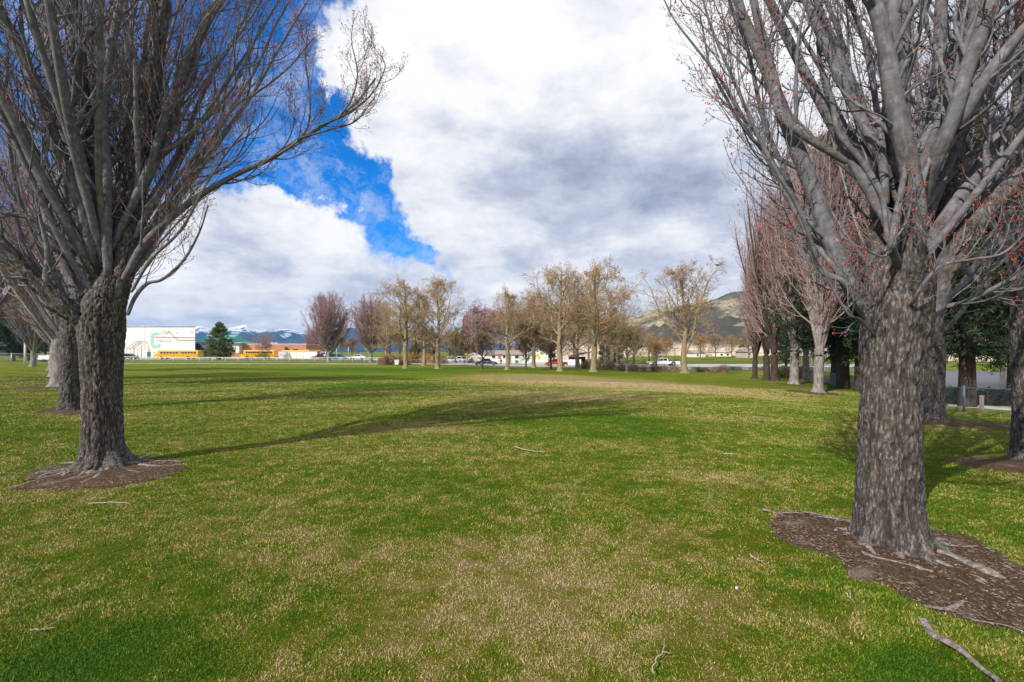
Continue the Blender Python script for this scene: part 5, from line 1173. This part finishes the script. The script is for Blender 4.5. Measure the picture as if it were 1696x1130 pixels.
gable_house('distant_house', 1150, 1168, 185, 9, 585, 580, 592, 'stucco', 'roof_grey', 'pale house at the foot of the hill, right of the lone plane tree', False, [(1154, 1157, 587, 590, 'glass', 'window')])
gable_house('distant_house', 1188, 1212, 195, 9, 583.5, 578, 592, 'stucco', 'tan_wall', 'wide pale house low on the hill, middle of the open gap', False, [(1193, 1197, 586, 589, 'glass', 'window'), (1203, 1207, 586, 589, 'glass', 'window')])
gable_house('garden_hut', -14, 11.5, 96, 4, 572, 566, 585, 'roof_dark', 'roof_teal', 'small hut with a green roof and white fascia at the far left edge', False, [(-14, 11.8, 571, 573.5, 'white', 'fascia')], cat='hut')
e = empty('carport', (X(962, 120), 120, Z(604, 120))); tag(e, 'dark open carport with a sloping roof behind the white panel fence', 'carport'); H_ = Z(589, 120) - Z(604, 120)
m = MB(); m.prism([(-2.6, H_ - .3), (2.2, H_ + .7), (2.2, H_ + .9), (-2.6, H_ - .1)], 0, 6, 'y'); m.build('roof', M['roof_dark'], e)
m = MB(); m.box(-2.5, 2.1, 5.6, 5.8, -.3, H_ - .4); m.build('back_wall', M['roof_dark'], e)
for x in (-2.4, 2.0):
    m = MB(); m.box(x - .07, x + .07, .1, .24, -.3, H_ - .28 + (x + 2.6) * .2); m.build('post', M['dark_metal'], e)
e = empty('panel_fence', (X(946, 112), 112, tz(X(946, 112), 112))); tag(e, 'white panel fence right of the red pickup', 'fence')
for k in range(3):
    m = MB(); m.box(-2.4 + k * 1.62, -2.4 + k * 1.62 + 1.52, 0, .06, -.1, 1.35); m.build('panel', M['white'], e)
for k in range(4):
    m = MB(); m.box(-2.49 + k * 1.62, -2.41 + k * 1.62, -.03, .09, -.2, 1.42); m.build('post', M['white'], e)
e = empty('yard_fence', (X(890, 114), 114, tz(X(890, 114), 114))); tag(e, 'low tan board fence in front of the white gabled house', 'fence')
m = MB()
for k in range(26): m.box(-2.2 + k * .17, -2.2 + k * .17 + .14, 0, .03, 0, .42 + .02 * (k % 3))
m.build('boards', M['tan_wall'], e); m = MB(); m.box(-2.2, 2.2, .035, .08, .28, .34); m.build('rail', M['wood_post'], e)
e = empty('storage_box', (X(856, 116), 116, Z(603.5, 116))); tag(e, 'bright blue box standing before the long white house', 'box'); m = MB(); m.box(-.42, .42, -.3, .3, .3, .95, 0, .04); m.build('bin', M['blue_flat'], e); m = MB(); m.box(-.45, .45, -.33, .33, .955, 1.02, 0, .01); m.build('lid', M['navy'], e)
for x in (-.35, .35): m = MB(); m.box(x - .04, x + .04, -.2, .2, -.35, .298); m.build('leg', M['dark_metal'], e)
# white trailer and dark shed, far left
e = empty('white_trailer', (X(73, 92), 92, tz(X(73, 92), 92))); tag(e, 'white trailer behind the fence between the lone small maple and the big left trunks', 'trailer')
m = MB(); m.box(-1.3, 1.3, 0, 2, .45, 1.35, 0, .06); m.build('body', M['white'], e); wheel(e, 0, .0, .3); m = MB(); m.box(-1.2, 1.2, .1, 1.9, .25, .445); m.build('chassis', M['blue_paint'], e)
e = empty('grey_shed', (X(90, 92), 92, tz(X(90, 92), 92))); tag(e, 'small dark grey shed right of the white trailer', 'shed')
m = MB(); m.box(-.8, .8, 0, 2, 0, 1.3); m.build('wall', M['dark_metal'], e); m = MB(); m.prism([(-.95, 1.303), (0, 1.6), (.95, 1.303)], -.15, 2.15, 'y'); m.build('roof', M['roof_grey'], e)

# ------------------------------------------------------------------ street furniture
def pole(name, px, d, top_py, r, mat, label, cat, head=None, base_py=None):
    x, y, z = G(px, d); z = z if base_py is None else Z(base_py, d); e = empty(name, (x, y, z)); H = Z(top_py, d) - z; m = MB(); m.cyl((0, 0, -.2), (0, 0, H), r, r * .8, 10); m.build('post', M[mat], e, smooth=True)
    if head: head(e, H)
    return tag(e, label, cat)
def h_arm(e, H):
    m = MB(); m.box(-.7, .7, -.05, .05, H + .002, H + .09); m.build('arm', M['dark_metal'], e)
    for s in (-1, 1): m = MB(); m.box(s * .75 - .22, s * .75 + .22, -.14, .14, H - .02, H + .0); m.box(s * .75 - .26, s * .75 + .26, -.17, .17, H + .095, H + .2); m.build('lamp_head', M['dark_metal'], e)
def h_flood(e, H):
    m = MB(); m.box(-.45, .45, -.2, .2, H - .05, H + .35, 0, .05); m.build('lamp_head', M['galv'], e)
def h_globe(e, H):
    m = MB(); m.cyl((0, 0, H), (0, 0, H + .3), .14, .2, 10); m.cyl((0, 0, H + .302), (0, 0, H + .4), .24, .05, 10); m.build('lamp_head', M['dark_metal'], e)
pole('lamp_post', 557.5, 132, 572, .09, 'galv', 'pale lamp post with a boxy head between the two purple maples', 'lamp post', h_flood)
pole('lamp_post', 577, 132, 573, .08, 'galv', 'thin pale lamp post just left of the second purple maple', 'lamp post', h_globe)
pole('lamp_post', 1025.5, 80, 581, .09, 'dark_metal', 'dark blue-black lamp post beside the low dark tree', 'lamp post', h_globe)
pole('lamp_post', 1118, 104, 577.5, .07, 'dark_metal', 'dark lamp post with two heads behind the white pickup tailgate', 'lamp post', h_arm)
pole('concrete_pole', 41.5, 61, 566, .13, 'concrete', 'pale round concrete pole left of the lone small maple', 'pole', lambda e, H: None)
def octagon(m, r, y0, y1, z, k=0, n=8, off=math.pi / 8): m.prism([(r * math.cos(off + i * 2 * math.pi / n), z + r * math.sin(off + i * 2 * math.pi / n)) for i in range(n)], y0, y1, 'y', k)
def text_mesh(s, size, mat, parent, loc, nm='lettering'):
    cu = bpy.data.curves.new(nm, 'FONT'); cu.body = s; cu.size = size; cu.extrude = .004; cu.align_x = 'CENTER'; cu.align_y = 'CENTER'
    o = bpy.data.objects.new(nm, cu); COL.objects.link(o); g = bpy.context.evaluated_depsgraph_get(); me = bpy.data.meshes.new_from_object(o.evaluated_get(g)); bpy.data.objects.remove(o)
    me.materials.clear(); me.materials.append(M[mat]); t = link(nm, me, parent, loc); t.rotation_euler = (math.pi / 2, 0, 0)
def h_stop(e, H):
    m = MB(); octagon(m, .40, -.09, -.06, H - .55); f = m.build('sign_face', M['sign_red'], e); text_mesh('STOP', .26, 'white', e, (0, -.096, H - .55))
    m = MB(); m.box(-.40, .40, -.02, .02, H + .002, H + .24); m.build('street_name_plate', M['sign_green'], e)
pole('stop_sign', 827.6, 106, 588.3, .035, 'galv', 'red stop sign with a green street plate on top, above the standing person', 'traffic sign', h_stop)
def h_yel(e, H):
    m = MB(); octagon(m, .45, -.07, -.04, H - .4, n=4, off=0); m.build('sign_face', M['sun_yellow'], e)
pole('warning_sign', 772, 112, 584.5, .035, 'galv', 'yellow diamond warning sign left of the tan house', 'traffic sign', h_yel)
x, y, z = G(1626, 19.6); e = empty('wooden_post', (x, y, z)); tag(e, 'short reddish-brown wooden post behind the rail, right of the fir trunk', 'post'); m = MB(); m.box(-.05, .05, -.05, .05, -.1, .55); m.build('post', M['umber'], e); m = MB(); m.box(-.065, .065, -.065, .065, .552, .6, 0, .01); m.build('cap', M['wood_post'], e)
x, y, z = G(657.5, 88.5); e = empty('waste_bin', (x, y, z)); tag(e, 'pale waste bin beside the leftmost plane tree trunk', 'bin')
m = MB(); m.prism([(-.34, .08), (.34, .08), (.42, .92), (-.42, .92)], -.33, .33, 'y'); m.build('bin_body', M['mint_pale'], e); m = MB(); m.box(-.45, .45, -.38, .38, .923, 1.0, 0, .02); m.build('lid', M['white'], e)
for s in (-.28, .28): m = MB(); m.cyl((s - .04, .28, .1), (s + .04, .28, .1), .1, .1, 12); m.build('wheel', M['black'], e)
x, y, z = G(789, 100); e = empty('waste_bin', (x, y, z)); tag(e, 'teal wheeled bin left of the white and black motorcycle', 'bin')
m = MB(); m.prism([(-.22, .08), (.22, .08), (.27, .85), (-.27, .85)], -.28, .28, 'y'); m.build('bin_body', M['teal_plastic'], e); m = MB(); m.box(-.3, .3, -.32, .32, .853, .92, 0, .02); m.build('lid', M['teal_plastic'], e)
for s in (-.2, .2): m = MB(); m.cyl((s - .03, .25, .1), (s + .03, .25, .1), .1, .1, 12); m.build('wheel', M['black'], e)
x, y, z = G(794, 97); e = empty('motorcycle', (x, y, z + .04), .3); tag(e, 'white and black motorcycle parked left of the dark blue sedan', 'motorcycle')
for s in (-.62, .62):
    m = MB(); m.cyl((s, -.06, .31), (s, .06, .31), .31, .31, 18); o = m.build('wheel', M['black'], e); m = MB(); m.cyl((s, -.07, .31), (s, .07, .31), .19, .19, 12); m.build('rim', M['rim'], o)
m = MB(); m.prism([(-.3, .35), (.35, .35), (.3, .62), (-.25, .66)], -.14, .14, 'y'); m.build('engine', M['dark_metal'], e)
m = MB(); m.prism([(-.62, .62), (-.5, 1.08), (-.3, 1.0), (-.1, .88), (-.1, .64)], -.16, .16, 'y'); m.prism([(.25, .66), (.8, .72), (.7, .84), (.3, .8)], -.13, .13, 'y'); m.build('fairing', M['white'], e)
m = MB(); m.prism([(-.08, .80), (.55, .86), (.6, .92), (-.05, .90)], -.13, .13, 'y'); m.build('seat', M['black'], e); m = MB(); m.box(.5, .85, -.2, .2, .93, 1.2, 0, .04); m.build('top_case', M['black'], e)
m = MB(); m.tube([(-.4, -.35, 1.08), (-.42, 0, 1.0), (-.4, .35, 1.08)], .02); m.tube([(-.62, 0, .31), (-.42, 0, 1.0)], .03); m.build('handlebar', M['dark_metal'], e)

# ------------------------------------------------------------------ person and bird
def person(px, d, H, label):
    x, y, z = G(px, d); e = empty('person', (x, y, z + .04)); s = H / 1.75
    def rm(nm, m, mat, vx=.03):
        o = m.build(nm, M[mat], e, smooth=True); o.scale = (s, s, s); r = o.modifiers.new('join', 'REMESH'); r.mode = 'VOXEL'; r.voxel_size = vx; r.use_smooth_shade = True
        sm = o.modifiers.new('smooth', 'SMOOTH'); sm.iterations = 3; return o
    b = MB(); b.ell((0, 0, 1.63), .085, .10, .12); b.cyl((0, 0, 1.40), (0, 0, 1.56), .06, .055); b.ell((0, 0, 1.22), .17, .12, .25); b.ell((0, 0, .95), .15, .12, .14); b.ell((0, -.10, 1.62), .02, .03, .025, 6, 4)
    for q in (-1, 1):
        b.ell((q * .085, 0, 1.63), .015, .02, .03, 6, 4); b.cyl((q * .09, 0, .92), (q * .10, -.02 * q, .5), .085, .06); b.cyl((q * .10, -.02 * q, .5), (q * .11, 0, .07), .06, .04); b.ell((q * .11, -.07, .045), .05, .13, .045)
        b.cyl((q * .17, 0, 1.38), (q * .23, .02, 1.10), .052, .04); b.cyl((q * .23, .02, 1.10), (q * .21, -.10, .86), .04, .03)
        for f_ in range(4): b.cyl((q * (.195 + f_ * .014), -.10 - f_ * .004, .87), (q * (.19 + f_ * .014), -.13, .775 - (.012 if f_ in (1, 2) else 0)), .011, .009, 6)
        b.cyl((q * .19, -.12, .86), (q * .165, -.16, .82), .012, .01, 6)
    rm('body', b, 'skin', .012)
    c = MB(); c.ell((0, 0, 1.21), .20, .15, .26); c.cyl((0, 0, .90), (0, 0, 1.2), .19, .19, 14)
    for q in (-1, 1): c.cyl((q * .16, 0, 1.38), (q * .24, .02, 1.10), .07, .055); c.cyl((q * .24, .02, 1.10), (q * .215, -.09, .90), .055, .045)
    rm('jacket', c, 'dark_cloth', .02)
    c = MB(); c.ell((0, 0, .93), .17, .14, .13)
    for q in (-1, 1): c.cyl((q * .09, 0, .92), (q * .10, -.02 * q, .5), .11, .08); c.cyl((q * .10, -.02 * q, .5), (q * .11, 0, .10), .08, .065)
    rm('jeans', c, 'denim', .02)
    c = MB(); c.ell((0, .02, 1.68), .10, .11, .10); rm('hair', c, 'black', .02)
    return tag(e, label, 'person')
person(830, 103, 1.5, 'person in a dark jacket and blue jeans standing under the stop sign')
d = 67; x = X(1186, d); zt = Z(440, d); e = empty('bird', (x, d - .4, zt)); tag(e, 'black bird perched on the top twig of the lone plane tree', 'bird')
m = MB(); m.ell((0, 0, 0), .22, .11, .12); m.ell((-.2, 0, .12), .08, .07, .08); m.cyl((-.27, 0, .12), (-.36, 0, .1), .03, .008, 6); m.prism([(.12, -.03), (.48, -.14), (.48, -.10), (.12, .06)], -.05, .05, 'y'); m.cyl((0, .03, -.1), (0, .03, -.22), .012, .012, 5); m.cyl((0, -.03, -.1), (0, -.03, -.22), .012, .012, 5)
o = m.build('body', M['black'], e, smooth=True); r = o.modifiers.new('join', 'REMESH'); r.mode = 'VOXEL'; r.voxel_size = .02; r.use_smooth_shade = True
m = MB()
for s in (-1, 1): m.ell((.06, s * .1, .02), .19, .02, .08)
m.build('wing', M['black_paint'], e, smooth=True)
# the bird's perch: a long leader of the lone plane tree
rg = np.random.default_rng(9); C = catmull([(X(a, 67) , 67 - .4 * (k > 0), Z(b, 67)) for k, (a, b) in enumerate([(1136, 585), (1146, 555), (1152, 520), (1163, 490), (1172, 465), (1185, 447), (1186, 442.5)])], 14)[None]; RR = np.linspace(.17, .02, 14)[None]
P1, R1 = sprout(C, RR, 16, .3, .97, 45, .22, 9, .04, .15, rg, .5, .016, .3, .3); P2, R2 = sprout(P1, R1, 7, .15, .97, 48, .4, 5, .03, .2, rg, .6, .011, .2, .4); P3, R3 = sprout(P2, R2, 4, .2, .97, 48, .45, 4, .03, .2, rg, .6, .009, .12, .5)
a = Acc(); B = np.array(PT.location); s_ = PT.scale[0]
for (P_, R_, n_, k_) in ((C, RR, 8, 0), (P1, R1, 5, 0), (P2, R2, 3, 1), (P3, R3, 3, 1)):
    V, q = tubes(P_, R_, n_); a.add(((V - B) / s_, q), k_)
q_ = P3[:, -1]; V, q = clusters(q_[rg.random(len(q_)) < .5], .07, rg, 2, .06); a.add(((V - B) / s_, q), 2)
PT.rotation_euler = (0, 0, 0); link('branch', a.mesh('branch', [M['bark_plane'], M['twig_tan'], M['bud_tan']]), PT)

# ------------------------------------------------------------------ small things on the lawn
def stick(pxs, w, label, mat='stick', lift=.02, seed=0):
    P = np.array([(*pix(*p), 0) for p in pxs]); P[:, 2] = TZ(P[:, 0], P[:, 1]) + lift; P = catmull(P, 14); rg = np.random.default_rng(seed); P += rg.normal(size=P.shape) * .003
    c = P[0].copy(); V, q = tubes((P - c)[None], np.linspace(w, w * .5, 14)[None], 6); a = Acc(); a.add((V, q))
    t = P[7] - c; V2, q2 = tubes(np.stack([t, t + [.03, .05, .01], t + [.05, .11, .012]])[None], np.array([[w * .6, w * .5, w * .3]]), 5); a.add((V2, q2))
    return tag(link('stick', a.mesh('stick', M[mat]), None, c), label, 'stick', 'fallen sticks on the lawn')
stick([(146, 837), (180, 835), (216, 837)], .006, 'pale straight stick on the lawn just below the left soil ring', 'stick', .02, 1)
stick([(852, 742), (875, 748), (903, 751)], .008, 'pale bowed stick lying on the shaded lawn in mid-field', 'stick', .02, 2)
stick([(1080, 1128), (1086, 1105), (1100, 1095), (1112, 1096)], .004, 'hook-shaped tan stick at the bottom edge of the picture', 'stick', .035, 3)
stick([(1243, 928), (1255, 936), (1266, 937)], .004, 'short tan forked stick left of the right soil patch', 'stick', .035, 4)
stick([(1400, 990), (1408, 998), (1417, 1008)], .004, 'thin grey stick just below the right soil patch', 'stick', .03, 5)
stick([(1199, 754), (1222, 755)], .008, 'short pale stick on the shaded lawn left of the big right trunk', 'stick', .02, 6)
stick([(50, 1056), (90, 1052)], .003, 'thin pale stick at the lower left of the lawn', 'stick', .03, 7)
def stone(px, py, r, label, seed):
    p = pix(px, py); m = MB(); m.ell((0, 0, 0), r, r * .8, r * .7, 14, 10); me = m.mesh('stone', M['stone_pale'], True); co = np.array([v.co for v in me.vertices]); co *= (1 + (fbm(co * 40 + seed, 3, seed) - .5) * .7)[:, None]; me.vertices.foreach_set('co', co.astype(np.float32).ravel())
    o = link('stone', me, None, (p[0], p[1], tz(*p) + r * .35)); o.rotation_euler = (.4, .3, seed); return tag(o, label, 'stone', 'pale stones on the soil')
stone(1384, 884, .028, 'palest rounded stone beside the foot of the big right trunk', 1); stone(1358, 892, .016, 'small pale stone left of the rounded one in the right soil patch', 2); stone(1397, 898, .014, 'tiny stone between the rounded stone and the big right trunk', 3); stone(1220, 975, .012, 'grey stone in the grass left of the right soil patch', 4)
def litter(Q, n, seed, name, label):
    rg = np.random.default_rng(seed); lo, hi = Q.min(0), Q.max(0); P = lo + (hi - lo) * rg.random((n * 2, 2)); P = P[inpoly(P, Q)][:n]
    z = TZ(P[:, 0], P[:, 1]) + .018 + .02 * rg.random(len(P)); a = Acc(); k = len(P) // 2; 
    V, f = flakes(np.c_[P[:k], z[:k]], .011, rg, .35); V = V.reshape(-1, 4, 3); c = V.mean(1, keepdims=True); V = c + (V - c) * np.array([1, 1, .3]); a.add((V.reshape(-1, 3), f), 0)
    S = np.c_[P[k:], z[k:]]; S = S[:len(S) // 6]; az = rg.random(len(S)) * 6.28; E = S + np.c_[np.cos(az), np.sin(az), (rg.random(len(S)) - .4) * .3] * (.012 + .03 * rg.random(len(S)))[:, None]
    a.add(tubes(np.stack([S, (S + E) / 2 + rg.normal(size=S.shape) * .004, E], 1), np.full((len(S), 3), .0012), 3), 1)
    return tag(link(name, a.mesh(name, [M['chips'], M['stick']])), label, 'litter', kind='stuff')
litter(SOILS[0], 9000, 3, 'bark_litter', 'bark chips and dry twigs scattered over the soil round the big right trunk')
litter(SOILS[1], 6000, 4, 'bark_litter', 'bark chips and dry twigs scattered over the soil ring of the left tree')
# ------------------------------------------------------------------ sky, sun, camera
def sky():
    w = bpy.data.worlds.new('World'); sc.world = w; w.use_nodes = True; nt = w.node_tree; nt.nodes.clear(); t = NT(nt)
    out = t.n('ShaderNodeOutputWorld'); bg = t.n('ShaderNodeBackground'); nt.links.new(bg.outputs[0], out.inputs[0])
    s = t.n('ShaderNodeTexSky', sky_type='NISHITA'); s.sun_disc = False; s.sun_elevation = SUN_EL; s.sun_rotation = math.pi / 2 - SUN_AZ; s.air_density = 1.0; s.dust_density = .2; s.ozone_density = 3.0
    d = t.vm('NORMALIZE', t.n('ShaderNodeTexCoord').outputs['Generated']).outputs[0]
    z = t.n('ShaderNodeSeparateXYZ', {0: d})
    up = t.math('MAXIMUM', z.outputs[2], 0.0); k = t.math('DIVIDE', 1.0, t.math('ADD', up, .13))
    pl = t.n('ShaderNodeCombineXYZ', {0: t.math('MULTIPLY', z.outputs[0], k), 1: t.math('MULTIPLY', z.outputs[1], k), 2: t.math('MULTIPLY', up, 1.2)}).outputs[0]
    wn = t.n('ShaderNodeTexNoise', {'Vector': d, 'Scale': 5.0, 'Detail': 7.0, 'Roughness': .62}).outputs['Color']
    dj = t.vm('ADD', d, t.scale(t.vm('SUBTRACT', wn, (.5, .5, .5)).outputs[0], (.30, .30, .30))).outputs[0]
    def pdir(px, py): v = Vector(((px - CX) / F, 1, (HZ - py) / F)); return v.normalized()
    def blob(px, py, r, a):
        v = pdir(px, py); l = t.vm('LENGTH', t.vm('SUBTRACT', dj, tuple(v)).outputs[0]).outputs['Value']
        return t.math('MULTIPLY', t.ss(l, r, 0.0), a)
    def total(L):
        acc = None
        for b in L:
            x = blob(*b); acc = x if acc is None else t.math('ADD', acc, x)
        return acc
    warp = t.n('ShaderNodeTexNoise', {'Vector': d, 'Scale': 3.0, 'Detail': 4.0, 'Roughness': .6}).outputs['Color']
    dw = t.vm('ADD', pl, t.scale(t.vm('SUBTRACT', warp, (.5, .5, .5)).outputs[0], (.5, .5, .5))).outputs[0]
    n = t.noise(dw, 1.15, 8, .56); nf = t.noise(d, 9.0, 7, .62); nb = t.noise(d, 3.2, 6, .55)
    gap = total(GAPS)
    m = t.math('ADD', t.math('MULTIPLY', n, .30), t.math('MULTIPLY', nf, .75)); m = t.math('ADD', m, t.math('MULTIPLY', nb, .45)); m = t.math('ADD', m, .04); m = t.math('SUBTRACT', m, gap)
    mask = t.ss(m, .34, .76); wisp = t.math('MULTIPLY', t.ss(t.noise(t.scale(dj, (1, 1, 2)), 6, 8, .7), .46, .72), .45); mask = t.math('MAXIMUM', mask, wisp)
    sh = t.noise(dw, 1.3, 8, .62); sh2 = t.noise(t.scale(d, (1, 1, 2.4)), 4.0, 8, .62)
    b = t.math('ADD', t.math('MULTIPLY', sh, .65), t.math('MULTIPLY', sh2, .75)); b = t.math('ADD', b, total(LIGHTS)); b = t.math('ADD', b, t.math('SUBTRACT', t.math('MULTIPLY', t.noise(t.scale(d, (1, 1, 1.6)), 11, 6, .65), .4), .22))
    cl = t.ramp(b, [(.36, (.30, .34, .46)), (.50, (.44, .49, .62)), (.62, (.60, .64, .75)), (.74, (.80, .82, .88)), (.90, (.98, .98, .98))])
    skyc = t.mix(1.0, s.outputs[0], (.055 * .05, .055 * 1.75, .055 * 3.5), 'MULTIPLY')
    c = t.mix(mask, skyc, cl)
    c = t.mix(t.ss(z.outputs[2], -.01, -.08), c, (.25, .27, .2))
    nt.links.new(c, bg.inputs[0]); bg.inputs[1].default_value = 1.0
GAPS = [(330, 30, .30, .75), (420, 60, .17, .7), (450, 200, .22, .62), (500, 250, .16, .5), (545, 290, .15, .55), (600, 340, .12, .45), (655, 380, .10, .42), (700, 415, .09, .5), (735, 445, .07, .42), (480, 150, .12, .3), (200, 60, .4, .55), (60, 80, .4, .5), (-200, 0, .6, .5), (415, 245, .12, .2),
        (700, 150, .35, -.35), (900, 100, .5, -.3), (430, 400, .22, -.40), (300, 430, .3, -.3), (540, 400, .12, -.25), (640, 270, .12, -.2), (800, 350, .3, -.2), (1100, 300, .5, -.3)]
LIGHTS = [(1000, 40, .5, .17), (640, 200, .30, .10), (860, 180, .3, .05), (520, 370, .16, .22), (330, 460, .16, .16), (1060, 260, .3, -.16), (1180, 330, .22, -.20), (900, 290, .22, -.10), (380, 500, .12, -.06), (240, 440, .14, .10), (1150, 400, .12, .12), (780, 400, .15, .12), (960, 440, .12, .10), (470, 530, .14, .06), (1250, 150, .35, .12)]
sky()
sl = bpy.data.lights.new('sun', 'SUN'); sl.energy = 4.8; sl.angle = math.radians(.53); sl.color = (1.0, .95, .86)
so = bpy.data.objects.new('sun', sl); COL.objects.link(so)
sv = Vector((math.cos(SUN_AZ) * math.cos(SUN_EL), math.sin(SUN_AZ) * math.cos(SUN_EL), math.sin(SUN_EL))); so.rotation_euler = sv.to_track_quat('Z', 'Y').to_euler(); so.location = (-10, -10, 30)
if HAZE > 0:
    m = MB(); m.box(-7500, 7500, -200, 7500, -30, 260); o = m.build('haze', None); tag(o, kind='stuff'); mt = bpy.data.materials.new('haze_air'); nt = nodes(mt); t = NT(nt)
    ou = t.n('ShaderNodeOutputMaterial'); v = t.n('ShaderNodeVolumePrincipled', {'Color': (.22, .5, 1, 1), 'Density': HAZE, 'Anisotropy': .0}); nt.links.new(v.outputs[0], ou.inputs['Volume']); o.data.materials.clear(); o.data.materials.append(mt)
cd = bpy.data.cameras.new('camera'); cam = bpy.data.objects.new('camera', cd); COL.objects.link(cam)
cam.location = (0, 0, EYE); cam.rotation_euler = (math.pi / 2, 0, 0); cd.sensor_width = 36; cd.lens = F / 1696 * 36; cd.shift_y = (HZ - 565) / 1696; cd.clip_end = 20000; cd.clip_start = .05
sc.camera = cam
vs = sc.view_settings; vs.view_transform = 'Standard'; vs.look = 'None'; vs.exposure = EXPO; vs.gamma = 1
sc.cycles.max_bounces = 6; sc.cycles.diffuse_bounces = 3; sc.cycles.volume_bounces = 0; sc.cycles.transparent_max_bounces = 8
